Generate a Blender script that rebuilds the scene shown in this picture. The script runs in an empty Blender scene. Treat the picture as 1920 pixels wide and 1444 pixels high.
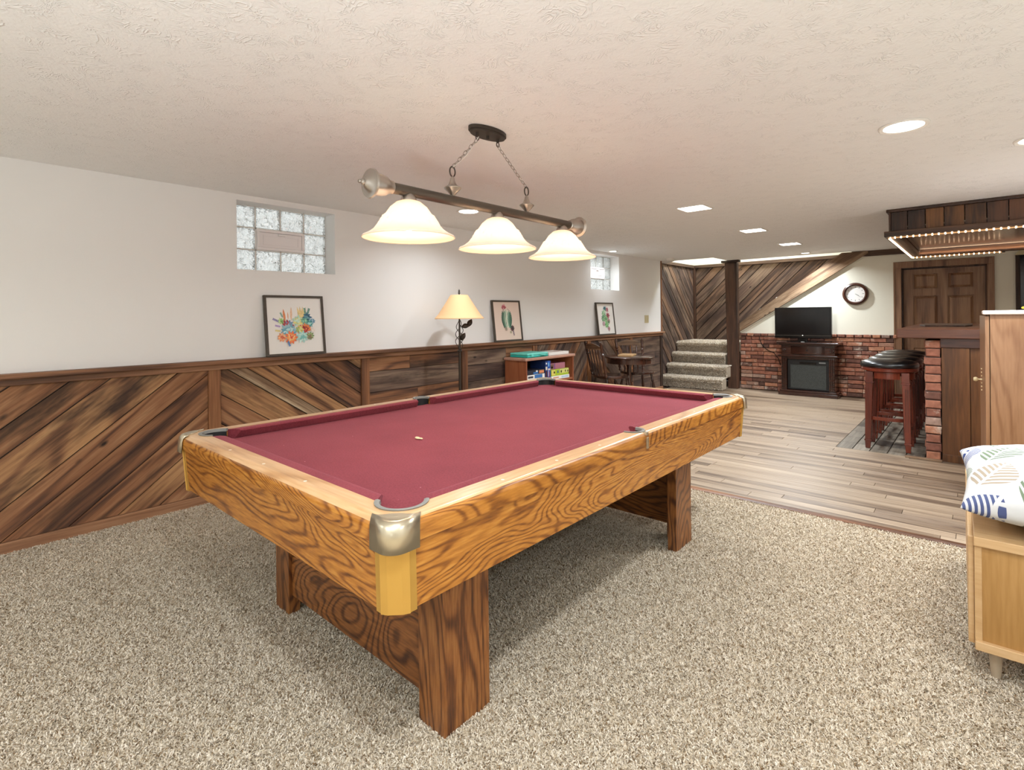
import bpy, bmesh, math, random
import numpy as np
from mathutils import Vector, Matrix
random.seed(7)
C = bpy.context.scene.collection
S = bpy.context.scene
PI = math.pi

# ------------------------------------------------------------------ camera, world, exposure
YAW, ROLL, FPX, CY, EYE = 0.725550934, -0.0104873811, 981.112297, 592.184885, 1.34
fw = Vector((-math.sin(YAW), math.cos(YAW), 0)); rt0 = Vector((math.cos(YAW), math.sin(YAW), 0)); up0 = rt0.cross(fw)
rt = math.cos(ROLL) * rt0 + math.sin(ROLL) * up0
up = math.cos(ROLL) * up0 - math.sin(ROLL) * rt0
cam_d = bpy.data.cameras.new('camera'); cam = bpy.data.objects.new('camera', cam_d); C.objects.link(cam)
cam.matrix_world = Matrix(((rt.x, up.x, -fw.x, 0), (rt.y, up.y, -fw.y, 0), (rt.z, up.z, -fw.z, EYE), (0, 0, 0, 1)))
cam_d.sensor_width = 36.0; cam_d.sensor_fit = 'HORIZONTAL'
cam_d.lens = FPX * 36.0 / 1920.0
cam_d.shift_y = (CY - 722.0) / 1920.0
cam_d.clip_start = 0.05
S.camera = cam
S.view_settings.view_transform = 'Standard'; S.view_settings.look = 'None'
S.view_settings.gamma = 1.0; S.view_settings.use_curve_mapping = False
S.view_settings.exposure = 0.25
w = bpy.data.worlds.new('world'); S.world = w; w.use_nodes = True
w.node_tree.nodes['Background'].inputs[0].default_value = (0.93, 0.97, 1.0, 1)
w.node_tree.nodes['Background'].inputs[1].default_value = 2.1
CAN_W, PANEL_W, PEND_W = 21.0, 29.0, 6.0
FILL_W = 54.0
fl = bpy.data.lights.new('bounce_fill', 'AREA'); fl.shape = 'DISK'; fl.size = 0.25; fl.energy = FILL_W; fl.color = (0.86, 0.95, 1.0)   # added unseen fill aimed at the ceiling, standing in for a bounce flash
flo = bpy.data.objects.new('bounce_fill', fl); C.objects.link(flo); flo.location = (0.0, -0.9, 0.9); flo.rotation_euler = (math.radians(180-5), 0, 0)
CAN_COL = (0.87, 0.945, 1.0); PEND_COL = (1.0, 0.97, 0.93)

# ------------------------------------------------------------------ helpers
OFF = {}
def lin(h):
    h = h.lstrip('#'); r = [int(h[i:i+2], 16) / 255 for i in (0, 2, 4)]
    return tuple(((c + 0.055) / 1.055) ** 2.4 if c > 0.04045 else c / 12.92 for c in r) + (1.0,)

class MB:
    def __init__(s): s.v = []; s.f = []; s.m = []; s.cm = 0
    def add(s, vs, fs):
        b = len(s.v); s.v += [tuple(p) for p in vs]; s.f += [tuple(i + b for i in f) for f in fs]; s.m += [s.cm] * len(fs); return s
    def box(s, x0, x1, y0, y1, z0, z1):
        return s.add([(x0,y0,z0),(x1,y0,z0),(x1,y1,z0),(x0,y1,z0),(x0,y0,z1),(x1,y0,z1),(x1,y1,z1),(x0,y1,z1)],
                     [(0,3,2,1),(4,5,6,7),(0,1,5,4),(1,2,6,5),(2,3,7,6),(3,0,4,7)])
    def obox(s, c, ax, ay, az, dx, dy, dz):   # oriented box, half sizes
        c = Vector(c); ax, ay, az = Vector(ax).normalized(), Vector(ay).normalized(), Vector(az).normalized()
        vs = [c + ax*dx*i + ay*dy*j + az*dz*k for k in (-1,1) for i, j in ((-1,-1),(1,-1),(1,1),(-1,1))]
        return s.add(vs, [(0,3,2,1),(4,5,6,7),(0,1,5,4),(1,2,6,5),(2,3,7,6),(3,0,4,7)])
    def prism(s, poly, z0, z1, f=None):       # poly in xy extruded in z, f maps (x,y,z)
        n = len(poly); f = f or (lambda x, y, z: (x, y, z))
        vs = [f(x, y, z0) for x, y in poly] + [f(x, y, z1) for x, y in poly]
        return s.add(vs, [tuple(range(n))[::-1], tuple(range(n, 2*n))] + [(i, (i+1) % n, n + (i+1) % n, n + i) for i in range(n)])
    def lathe(s, prof, c=(0,0,0), axis='z', seg=20, p1=None, cap=True):
        # prof: list of (r, h); along axis from c, or from c to p1 with h in 0..1
        c = Vector(c)
        if p1 is not None:
            d = Vector(p1) - c; L = d.length; d.normalize()
        else:
            d = {'x': Vector((1,0,0)), 'y': Vector((0,1,0)), 'z': Vector((0,0,1))}[axis]; L = 1
        a = d.orthogonal().normalized(); b = d.cross(a)
        vs = []
        for r, h in prof:
            for k in range(seg):
                t = 2*PI*k/seg; vs.append(c + d*(h*L) + a*(r*math.cos(t)) + b*(r*math.sin(t)))
        fs = []
        for i in range(len(prof)-1):
            for k in range(seg):
                k2 = (k+1) % seg; fs.append((i*seg+k, i*seg+k2, (i+1)*seg+k2, (i+1)*seg+k))
        if cap:
            if prof[0][0] > 1e-5: fs.append(tuple(range(seg))[::-1])
            if prof[-1][0] > 1e-5: fs.append(tuple(range((len(prof)-1)*seg, len(prof)*seg)))
        return s.add(vs, fs)
    def tube(s, pts, r, seg=8, closed=False):
        pts = [Vector(p) for p in pts]; n = len(pts); vs = []; prev = None
        for i, p in enumerate(pts):
            if closed: d = pts[(i+1) % n] - pts[i-1]
            else: d = pts[min(i+1, n-1)] - pts[max(i-1, 0)]
            d.normalize()
            if prev is None: a = d.orthogonal().normalized()
            else:
                a = prev - d * prev.dot(d)
                a = a.normalized() if a.length > 1e-6 else d.orthogonal().normalized()
            prev = a; b = d.cross(a)
            rr = r[i] if isinstance(r, (list, tuple)) else r
            for k in range(seg):
                t = 2*PI*k/seg; vs.append(p + a*(rr*math.cos(t)) + b*(rr*math.sin(t)))
        fs = []
        for i in range(n if closed else n-1):
            j = (i+1) % n
            for k in range(seg):
                k2 = (k+1) % seg; fs.append((i*seg+k, i*seg+k2, j*seg+k2, j*seg+k))
        if not closed: fs += [tuple(range(seg))[::-1], tuple(range((n-1)*seg, n*seg))]
        return s.add(vs, fs)
    def ball(s, c, r, n=8, m=6, sc=(1,1,1)):
        prof = [(max(r*math.sin(PI*i/m), 0), -r*math.cos(PI*i/m)) for i in range(m+1)]
        b = len(s.v); s.lathe([(p, h) for p, h in prof], (0,0,0), 'z', n, cap=False)
        for i in range(b, len(s.v)):
            x, y, z = s.v[i]; s.v[i] = (c[0]+x*sc[0], c[1]+y*sc[1], c[2]+z*sc[2])
        return s

def obj(name, mb, mat, parent=None, bevel=0, smooth=False, label=None, kind=None, fix=True, sub=0, edge_roll=False):
    off = OFF.get(parent.name, Vector((0,0,0))) if parent else Vector((0,0,0))
    me = bpy.data.meshes.new(name)
    vs = [(p[0]-off.x, p[1]-off.y, p[2]-off.z) for p in mb.v]
    me.from_pydata(vs, [], mb.f)
    mats = mat if isinstance(mat, (list, tuple)) else [mat]
    for m in mats: me.materials.append(m)
    if len(mats) > 1: me.polygons.foreach_set('material_index', mb.m)
    if fix:
        b = bmesh.new(); b.from_mesh(me); bmesh.ops.remove_doubles(b, verts=b.verts, dist=1e-5) if smooth else None
        bmesh.ops.recalc_face_normals(b, faces=b.faces); b.to_mesh(me); b.free()
    if smooth:
        for p in me.polygons: p.use_smooth = True
        try: me.set_sharp_from_angle(angle=math.radians(42))
        except Exception: pass
    o = bpy.data.objects.new(name, me); C.objects.link(o)
    if parent: o.parent = parent
    OFF[o.name] = off
    if bevel:
        md = o.modifiers.new('bevel', 'BEVEL'); md.width = bevel; md.segments = 2; md.limit_method = 'ANGLE'; md.angle_limit = math.radians(40)
    if edge_roll:
        at = me.attributes.new('bevel_weight_edge', 'FLOAT', 'EDGE')
        for e in me.edges:
            a, b = (me.vertices[i].co + off for i in e.vertices)
            onx = outer_dist(a.x, a.y) < 2e-3 and outer_dist(b.x, b.y) < 2e-3; ony = False
            if a.z > TZ-1e-3 and b.z > TZ-1e-3 and (onx or ony): at.data[e.index].value = 1.0
        md = o.modifiers.new('roll', 'BEVEL'); md.width = RB; md.segments = 5; md.limit_method = 'WEIGHT'
        for p in me.polygons: p.use_smooth = True
        md2 = o.modifiers.new('wn', 'WEIGHTED_NORMAL'); md2.keep_sharp = True
        try: me.set_sharp_from_angle(angle=math.radians(80))
        except Exception: pass
    if sub:
        md = o.modifiers.new('sub', 'SUBSURF'); md.levels = sub; md.render_levels = sub
    if label: o['label'] = label
    if kind: o['kind'] = kind
    return o

def thing(name, label, cat, loc=(0,0,0), group=None):
    o = bpy.data.objects.new(name, None); C.objects.link(o); o.empty_display_size = 0.1
    o.location = loc; o['label'] = label; o['category'] = cat
    if group: o['group'] = group
    OFF[o.name] = Vector(loc); return o
def tag(o, label, cat, group=None):
    o['label'] = label; o['category'] = cat
    if group: o['group'] = group
    return o
def struct_root(name):
    o = bpy.data.objects.new(name, None); C.objects.link(o); o['kind'] = 'structure'; OFF[o.name] = Vector((0,0,0)); return o
def struct(name, mb, mat, **k):
    o = obj(name, mb, mat, **k); o['kind'] = 'structure'; return o
def dup(root, loc, rotz=0, label=None, group=None):
    r = root.copy(); C.objects.link(r); r.location = loc; r.rotation_euler = (0,0,rotz)
    if label: r['label'] = label
    if group: r['group'] = group
    for ch in list(root.children):
        c = ch.copy(); C.objects.link(c); c.parent = r
        for g in list(ch.children):
            d = g.copy(); C.objects.link(d); d.parent = c
    return r

# ------------------------------------------------------------------ materials
def new_mat(name):
    m = bpy.data.materials.new(name); m.use_nodes = True; nt = m.node_tree
    return m, nt, nt.nodes, nt.links, nt.nodes['Principled BSDF']
def ramp(N, stops, interp='LINEAR'):
    r = N.new('ShaderNodeValToRGB'); e = r.color_ramp.elements; r.color_ramp.interpolation = interp
    while len(e) < len(stops): e.new(0.5)
    for i, (p, c) in enumerate(stops): e[i].position = p; e[i].color = lin(c) if isinstance(c, str) else c
    return r
def math_n(N, L, op, a, b=None, c=None):
    n = N.new('ShaderNodeMath'); n.operation = op
    for i, x in enumerate((a, b, c)):
        if x is None: continue
        if isinstance(x, (int, float)): n.inputs[i].default_value = x
        else: L.new(x, n.inputs[i])
    return n.outputs[0]
def flat(name, col, rough=0.5, metal=0.0, bump=0, bscale=200, emit=None, estr=1, spec=None, var=0, trans=0, alpha=None, coat=0):
    m, nt, N, L, B = new_mat(name)
    B.inputs['Base Color'].default_value = lin(col); B.inputs['Roughness'].default_value = rough; B.inputs['Metallic'].default_value = metal
    if spec is not None: B.inputs['Specular IOR Level'].default_value = spec
    if trans: B.inputs['Transmission Weight'].default_value = trans
    if coat: B.inputs['Coat Weight'].default_value = coat; B.inputs['Coat Roughness'].default_value = 0.15
    if emit: B.inputs['Emission Color'].default_value = lin(emit); B.inputs['Emission Strength'].default_value = estr
    tc = N.new('ShaderNodeTexCoord')
    if bump or var:
        nz = N.new('ShaderNodeTexNoise'); nz.inputs['Scale'].default_value = bscale; nz.inputs['Detail'].default_value = 4
        L.new(tc.outputs['Object'], nz.inputs['Vector'])
        if bump:
            bp = N.new('ShaderNodeBump'); bp.inputs['Strength'].default_value = bump; bp.inputs['Distance'].default_value = 0.004
            L.new(nz.outputs['Fac'], bp.inputs['Height']); L.new(bp.outputs[0], B.inputs['Normal'])
        if var:
            mx = N.new('ShaderNodeMix'); mx.data_type = 'RGBA'; mx.blend_type = 'MULTIPLY'; mx.inputs[0].default_value = 1
            rp = ramp(N, [(0.3, (1-var,)*3 + (1,)), (0.7, (1+var,)*3 + (1,))]); L.new(nz.outputs['Fac'], rp.inputs[0])
            mx.inputs[6].default_value = lin(col); L.new(rp.outputs[0], mx.inputs[7]); L.new(mx.outputs[2], B.inputs['Base Color'])
    return m

def wood(name, cols, axis='x', contour=9.0, cscale=1.6, stretch=6.0, fiber=70.0, rough=0.45, bump=0.15, per_obj=0.0, stain=None, coat=0.0, knots=False, contrast=1.0, patch=0.45, swirl=0.7):
    """grain = contour lines of a stretched noise (cathedrals) + fine fibres; per_obj shifts tone per plank"""
    m, nt, N, L, B = new_mat(name)
    tc = N.new('ShaderNodeTexCoord'); oi = N.new('ShaderNodeObjectInfo')
    mp = N.new('ShaderNodeMapping'); sc = {'x': (1/stretch,1,1), 'y': (1,1/stretch,1), 'z': (1,1,1/stretch)}[axis]
    mp.inputs['Scale'].default_value = sc
    add = N.new('ShaderNodeVectorMath'); add.operation = 'ADD'
    rv = N.new('ShaderNodeVectorMath'); rv.operation = 'SCALE'; rv.inputs[0].default_value = (13.7, 7.1, 21.3); L.new(oi.outputs['Random'], rv.inputs['Scale'])
    L.new(tc.outputs['Object'], add.inputs[0]); L.new(rv.outputs[0], add.inputs[1]); L.new(add.outputs[0], mp.inputs['Vector'])
    n1 = N.new('ShaderNodeTexNoise'); n1.inputs['Scale'].default_value = cscale; n1.inputs['Detail'].default_value = 3.0; n1.inputs['Roughness'].default_value = 0.4; n1.inputs['Distortion'].default_value = swirl
    L.new(mp.outputs[0], n1.inputs['Vector'])
    k = math_n(N, L, 'MULTIPLY', n1.outputs['Fac'], contour)
    k = math_n(N, L, 'MULTIPLY', k, 2*PI); sn = math_n(N, L, 'SINE', k)
    n2 = N.new('ShaderNodeTexNoise'); n2.inputs['Scale'].default_value = fiber; n2.inputs['Detail'].default_value = 3.0
    mp2 = N.new('ShaderNodeMapping'); s2 = 1/(stretch*2.5); mp2.inputs['Scale'].default_value = {'x': (s2,1,1), 'y': (1,s2,1), 'z': (1,1,s2)}[axis]
    L.new(add.outputs[0], mp2.inputs['Vector']); L.new(mp2.outputs[0], n2.inputs['Vector'])
    s5 = math_n(N, L, 'MULTIPLY_ADD', sn, 0.5, 0.5); s5 = math_n(N, L, 'POWER', s5, 3.0); a = math_n(N, L, 'MULTIPLY_ADD', s5, -0.42*contrast, 0.62)
    b = math_n(N, L, 'SUBTRACT', n2.outputs['Fac'], 0.5); b = math_n(N, L, 'MULTIPLY_ADD', b, 0.9*contrast, a)
    n3 = N.new('ShaderNodeTexNoise'); n3.inputs['Scale'].default_value = 2.2; n3.inputs['Detail'].default_value = 3; L.new(mp.outputs[0], n3.inputs['Vector'])
    d = math_n(N, L, 'SUBTRACT', n3.outputs['Fac'], 0.5); b = math_n(N, L, 'MULTIPLY_ADD', d, patch, b)
    if per_obj:
        e = math_n(N, L, 'SUBTRACT', oi.outputs['Random'], 0.5); b = math_n(N, L, 'MULTIPLY_ADD', e, per_obj, b)
    r = ramp(N, [(i/(len(cols)-1)*0.8+0.1, c) for i, c in enumerate(cols)]); L.new(b, r.inputs[0])
    out = r.outputs[0]
    if stain:
        n4 = N.new('ShaderNodeTexNoise'); n4.inputs['Scale'].default_value = 3.4; n4.inputs['Detail'].default_value = 5; n4.inputs['Roughness'].default_value = 0.65
        mp3 = N.new('ShaderNodeMapping'); mp3.inputs['Scale'].default_value = {'x': (0.3,1.6,1.6), 'y': (1.6,0.3,1.6), 'z': (1.6,1.6,0.3)}[axis]
        L.new(add.outputs[0], mp3.inputs['Vector']); L.new(mp3.outputs[0], n4.inputs['Vector'])
        rs = ramp(N, [(0.50, (0,0,0,1)), (0.66, (1,1,1,1))]); L.new(n4.outputs['Fac'], rs.inputs[0])
        mx = N.new('ShaderNodeMix'); mx.data_type = 'RGBA'; L.new(rs.outputs[0], mx.inputs[0]); L.new(out, mx.inputs[6]); mx.inputs[7].default_value = lin(stain)
        out = mx.outputs[2]
    if knots:
        vo = N.new('ShaderNodeTexVoronoi'); vo.inputs['Scale'].default_value = 3.5
        mp4 = N.new('ShaderNodeMapping'); mp4.inputs['Scale'].default_value = {'x': (0.8,1.6,1), 'y': (1.6,0.8,1), 'z': (1.6,1,0.8)}[axis]
        L.new(add.outputs[0], mp4.inputs['Vector']); L.new(mp4.outputs[0], vo.inputs['Vector'])
        rk = ramp(N, [(0.03, (1,1,1,1)), (0.10, (0,0,0,1))]); L.new(vo.outputs['Distance'], rk.inputs[0])
        mx = N.new('ShaderNodeMix'); mx.data_type = 'RGBA'; L.new(rk.outputs[0], mx.inputs[0]); L.new(out, mx.inputs[6]); mx.inputs[7].default_value = lin('#1c0f08')
        out = mx.outputs[2]
    L.new(out, B.inputs['Base Color'])
    B.inputs['Roughness'].default_value = rough
    if coat: B.inputs['Coat Weight'].default_value = coat; B.inputs['Coat Roughness'].default_value = 0.2
    if bump:
        bp = N.new('ShaderNodeBump'); bp.inputs['Strength'].default_value = bump; bp.inputs['Distance'].default_value = 0.003
        L.new(n2.outputs['Fac'], bp.inputs['Height']); L.new(bp.outputs[0], B.inputs['Normal'])
    return m

M = {}
M['wall'] = flat('white_paint', '#f1efec', 0.75, bump=0.04, bscale=90)
M['wall_far'] = flat('cream_paint', '#e9e4d2', 0.75, bump=0.04, bscale=90)
M['white_trim'] = flat('white_trim', '#efebe4', 0.45)
# ceiling: stomped brush texture
def mk_ceiling():
    m, nt, N, L, B = new_mat('textured_ceiling'); B.inputs['Base Color'].default_value = lin('#f4f3f1'); B.inputs['Roughness'].default_value = 0.85
    tc = N.new('ShaderNodeTexCoord'); n = N.new('ShaderNodeTexNoise'); n.inputs['Scale'].default_value = 9; n.inputs['Detail'].default_value = 2; n.inputs['Distortion'].default_value = 2.5
    L.new(tc.outputs['Object'], n.inputs['Vector'])
    k = math_n(N, L, 'MULTIPLY', n.outputs['Fac'], 46.0); s = math_n(N, L, 'SINE', k); s = math_n(N, L, 'MULTIPLY_ADD', s, 0.5, 0.5); s = math_n(N, L, 'POWER', s, 5.0)
    n2 = N.new('ShaderNodeTexNoise'); n2.inputs['Scale'].default_value = 42; n2.inputs['Detail'].default_value = 5; n2.inputs['Distortion'].default_value = 1.2
    L.new(tc.outputs['Object'], n2.inputs['Vector'])
    n3 = N.new('ShaderNodeTexNoise'); n3.inputs['Scale'].default_value = 11; L.new(tc.outputs['Object'], n3.inputs['Vector'])
    r3 = ramp(N, [(0.45, (0,0,0,1)), (0.62, (1,1,1,1))]); L.new(n3.outputs['Fac'], r3.inputs[0])
    s = math_n(N, L, 'MULTIPLY', s, r3.outputs[0]); h = math_n(N, L, 'MULTIPLY_ADD', n2.outputs['Fac'], 0.9, s)
    bp = N.new('ShaderNodeBump'); bp.inputs['Strength'].default_value = 0.5; bp.inputs['Distance'].default_value = 0.006
    L.new(h, bp.inputs['Height']); L.new(bp.outputs[0], B.inputs['Normal']); return m
M['ceiling'] = mk_ceiling()
BARN = ['#2f1c13', '#5d3c29', '#845839', '#9c6e4b', '#b58c64']
M['barn'] = wood('barn_wood', BARN, 'x', contour=14, cscale=1.3, stretch=7, fiber=60, rough=0.75, bump=0.5, per_obj=0.26, stain='#47301f', knots=True, patch=0.5, contrast=0.8)
M['barn_gold'] = wood('barn_wood_golden', ['#5a3a24', '#8a6040', '#ad8055', '#c69b6d'], 'x', contour=14, cscale=1.4, stretch=6, fiber=60, rough=0.65, bump=0.45, per_obj=0.2, stain='#3a2417', knots=True)
M['barn_pale'] = wood('barn_wood_pale', ['#6d543d', '#a08568', '#cbb596', '#e0cfb2'], 'x', contour=4, stretch=8, fiber=60, rough=0.7, bump=0.5, stain='#6a4a30')
M['barn_dark'] = wood('barn_wood_dark', ['#241813', '#42302a', '#5c463a', '#77604f', '#8f7863'], 'x', contour=10, cscale=1.4, stretch=7, fiber=55, rough=0.8, bump=0.5, per_obj=0.30, stain='#35271f', knots=True, contrast=0.7, patch=0.35)
M['barn_mid'] = wood('barn_wood_mid', ['#2b1d16', '#4f382b', '#6f5340', '#8a6a52', '#a3826a'], 'x', contour=10, cscale=1.4, stretch=7, fiber=55, rough=0.8, bump=0.5, per_obj=0.25, stain='#3b2a20', knots=True, contrast=0.7, patch=0.35)
M['batten_x'] = wood('threshold_wood', ['#4a2c18', '#6f4526', '#8a5a35', '#a06d45'], 'x', contour=5, stretch=9, fiber=70, rough=0.45, bump=0.2)
M['batten'] = wood('batten_wood', ['#4a2d1a', '#6f462a', '#8c5c39', '#a47148'], 'z', contour=5, stretch=9, fiber=70, rough=0.6, bump=0.3, per_obj=0.2)
M['batten_y'] = wood('rail_wood', ['#5a3b27', '#7f563a', '#9c7050', '#b08868'], 'y', contour=5, stretch=9, fiber=70, rough=0.6, bump=0.3, per_obj=0.15)
M['dark_z'] = wood('dark_post_wood', ['#1c120c', '#3a261a', '#533828', '#6b4a35'], 'z', contour=4, stretch=8, rough=0.65, bump=0.4, knots=True)
M['dark_x'] = wood('dark_trim_wood', ['#1f140d', '#3b281c', '#57402f', '#735842'], 'x', contour=4, stretch=8, rough=0.65, bump=0.3)
M['dark_y'] = wood('dark_trim_wood_y', ['#1f140d', '#3b281c', '#57402f', '#735842'], 'y', contour=4, stretch=8, rough=0.65, bump=0.3)
M['stringer'] = wood('stringer_wood', ['#4b3626', '#745840', '#93775b', '#a98e72'], 'x', contour=6, cscale=1.2, stretch=5, rough=0.7, bump=0.4, knots=True, stain='#5a4230')
OAK = ['#5a2f10', '#8c5319', '#b5762c', '#cc9344']
for a in 'xyz': M['oak_' + a] = wood('pool_oak_' + a, OAK, a, contour=52, cscale=1.5, stretch=3.4, swirl=1.1, fiber=120, rough=0.34, bump=0.04, coat=0.25, contrast=0.85, patch=0.6)
for a in 'xy': M['rail_' + a] = wood('pool_rail_oak_' + a, ['#a87647', '#c59563', '#d8ad7e', '#e3bf95'], a, contour=14, cscale=1.3, stretch=5, fiber=85, rough=0.30, bump=0.03, coat=0.35, contrast=0.8)
LEG = ['#3c1d10', '#633819', '#8a5529', '#a16c39']
for a in 'xz': M['leg_' + a] = wood('pool_leg_oak_' + a, LEG, a, contour=44, cscale=1.9, stretch=3.6, swirl=0.9, fiber=120, rough=0.35, bump=0.04, coat=0.25, contrast=0.9)
M['cab'] = wood('walnut_laminate', ['#62402a', '#825a3c', '#9a7150', '#ab8462'], 'z', contour=26, cscale=1.1, stretch=5, fiber=90, rough=0.35, bump=0.03, contrast=0.45, patch=0.3)
M['bench'] = wood('blond_wood', ['#936832', '#a87d45', '#b98f57', '#c59f68'], 'z', contour=4, cscale=1.2, stretch=5, fiber=90, rough=0.45, bump=0.05, contrast=0.55)
M['bench_edge'] = wood('blond_edge_wood', ['#a47a49', '#bc9463', '#cba678', '#d6b58b'], 'x', contour=4, stretch=6, fiber=90, rough=0.45, bump=0.05, contrast=0.5)
M['bar'] = wood('bar_wood', ['#3a2314', '#5c391f', '#784d2b', '#8c6038'], 'z', contour=5, stretch=6, rough=0.4, bump=0.1, contrast=0.7)
M['bar_x'] = wood('bar_top_wood', ['#2a150c', '#4a2818', '#633722', '#75462e'], 'x', contour=5, stretch=6, rough=0.4, bump=0.08, coat=0.2, contrast=0.8)
M['door'] = wood('door_wood', ['#4a3220', '#755138', '#8f6a4c', '#a5805f'], 'z', contour=5, stretch=8, rough=0.45, bump=0.15, contrast=0.8)
M['canopy'] = wood('canopy_wood', ['#2a190f', '#412819', '#553522', '#6a442c'], 'z', contour=4, stretch=6, rough=0.5, bump=0.2, per_obj=0.55)
M['canopy_x'] = wood('canopy_trim_wood', ['#1a0f09', '#3a2416', '#4f3420', '#65442b'], 'x', contour=4, stretch=8, rough=0.45, bump=0.2)
M['stoolwood'] = wood('cherry_wood', ['#31100a', '#521d11', '#6d2b18', '#813a22'], 'z', contour=3, stretch=8, rough=0.28, bump=0.03, coat=0.4, contrast=0.6)
M['dining'] = wood('dark_dining_wood', ['#180c08', '#2f1911', '#4a2a1c', '#63402c'], 'z', contour=3, stretch=6, rough=0.25, bump=0.03, coat=0.5, contrast=0.7)
M['dining_lt'] = wood('worn_dining_wood', ['#4f3825', '#7a5c43', '#9a7b5e', '#b59676'], 'x', contour=4, stretch=6, rough=0.35, bump=0.05, coat=0.2)
M['mantel'] = wood('espresso_wood', ['#120806', '#24110b', '#391c12', '#4a2819'], 'x', contour=4, stretch=6, rough=0.22, bump=0.03, coat=0.4, contrast=0.6)
M['shelf'] = wood('cherry_laminate', ['#6d3823', '#8a4c31', '#a0603f', '#ae7050'], 'z', contour=6, stretch=6, rough=0.4, bump=0.03, contrast=0.6)
M['shelf_top'] = wood('cherry_laminate_top', ['#8d5a44', '#a97661', '#bd8f7a', '#cba493'], 'y', contour=6, stretch=6, rough=0.35, bump=0.03, contrast=0.6)
M['plank'] = wood('floor_plank_wood', ['#574639', '#75624f', '#8e7a65', '#a08c76', '#b09c86'], 'x', contour=3, cscale=1.5, stretch=11, fiber=46, rough=0.42, bump=0.12, per_obj=0.07, stain='#867463', patch=0.3)
M['plank_bar'] = wood('bar_plank_wood', ['#3c352d', '#5c5348', '#7b7163', '#958a7b'], 'x', contour=3, stretch=8, fiber=40, rough=0.45, bump=0.2, per_obj=0.25)
M['brass'] = flat('aged_nickel_brass', '#c6bba3', 0.30, 0.9, bump=0.02, bscale=300)
M['gold'] = flat('gold_anodised', '#c79c4c', 0.42, 0.55)
M['steel'] = flat('brushed_nickel', '#b5aea6', 0.30, 0.95)
M['pewter'] = flat('pewter_bar', '#665e55', 0.36, 0.85)
M['iron'] = flat('dark_iron', '#463d35', 0.42, 0.5)
M['chain'] = flat('nickel_chain', '#a9a299', 0.3, 0.9)
M['rubber'] = flat('black_rubber', '#17191a', 0.55, bump=0.2, bscale=120)
M['liner'] = flat('grey_pocket_liner', '#7d7d78', 0.45)
M['sight'] = flat('white_sight', '#efe3cf', 0.4)
M['leather'] = flat('black_leather', '#0e0d0d', 0.28, bump=0.12, bscale=260, coat=0.2)
M['frame'] = flat('dark_brown_frame', '#4a4035', 0.5, bump=0.1, bscale=150, var=0.2)
M['mat_white'] = flat('white_mat_board', '#f0ece6', 0.25)
M['mat_pink'] = flat('blush_paper', '#ecd5c6', 0.3)
M['tv'] = flat('black_gloss_plastic', '#060606', 0.18)
M['screen'] = flat('tv_screen', '#0a090a', 0.12)
M['beige'] = flat('beige_plastic', '#cdbf97', 0.45)
M['vent'] = flat('pinkish_white_plastic', '#f4eeed', 0.4)
M['clock_face'] = flat('clock_face', '#ece8e2', 0.3)
M['clock_wood'] = flat('clock_wood', '#4b2a1d', 0.35)
M['leg_grey'] = flat('greyed_leg_wood', '#b3a189', 0.5)
M['black'] = flat('black_paint', '#0b0a09', 0.5)
M['teal'] = flat('teal_plastic', '#2fb3a6', 0.3)
M['teal_lt'] = flat('light_teal_plastic', '#6fd6c6', 0.3)
M['cream'] = flat('cream_ceramic', '#f1dfb0', 0.3)
M['white'] = flat('white_print', '#f2efe9', 0.4)
M['cab_top'] = flat('pale_laminate', '#e9d9cf', 0.35)
M['mortar'] = flat('dark_mortar', '#4d3a32', 0.9, bump=0.6, bscale=80, var=0.3)
M['shade'] = None

def mk_carpet(name, c):
    m, nt, N, L, B = new_mat(name); at = N.new('ShaderNodeAttribute'); at.attribute_name = 'shade'
    tc = N.new('ShaderNodeTexCoord'); n = N.new('ShaderNodeTexNoise'); n.inputs['Scale'].default_value = 230; n.inputs['Detail'].default_value = 1
    L.new(tc.outputs['Object'], n.inputs['Vector'])
    v = math_n(N, L, 'MULTIPLY_ADD', n.outputs['Fac'], 0.8, -0.40); v = math_n(N, L, 'ADD', v, at.outputs['Fac'])
    r = ramp(N, c); L.new(v, r.inputs[0]); L.new(r.outputs[0], B.inputs['Base Color']); B.inputs['Roughness'].default_value = 0.95
    B.inputs['Specular IOR Level'].default_value = 0.1
    return m
M['carpet'] = mk_carpet('cream_flecked_carpet', [(0.0, '#634c34'), (0.16, '#917a5d'), (0.32, '#bcab92'), (0.6, '#cfc1ac'), (1.0, '#e2d6c5')])
M['stair_carpet'] = mk_carpet('taupe_carpet', [(0.0, '#b0a18d'), (0.25, '#dacdb9'), (0.6, '#efe5d6'), (1.0, '#fbf5ea')])

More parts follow.
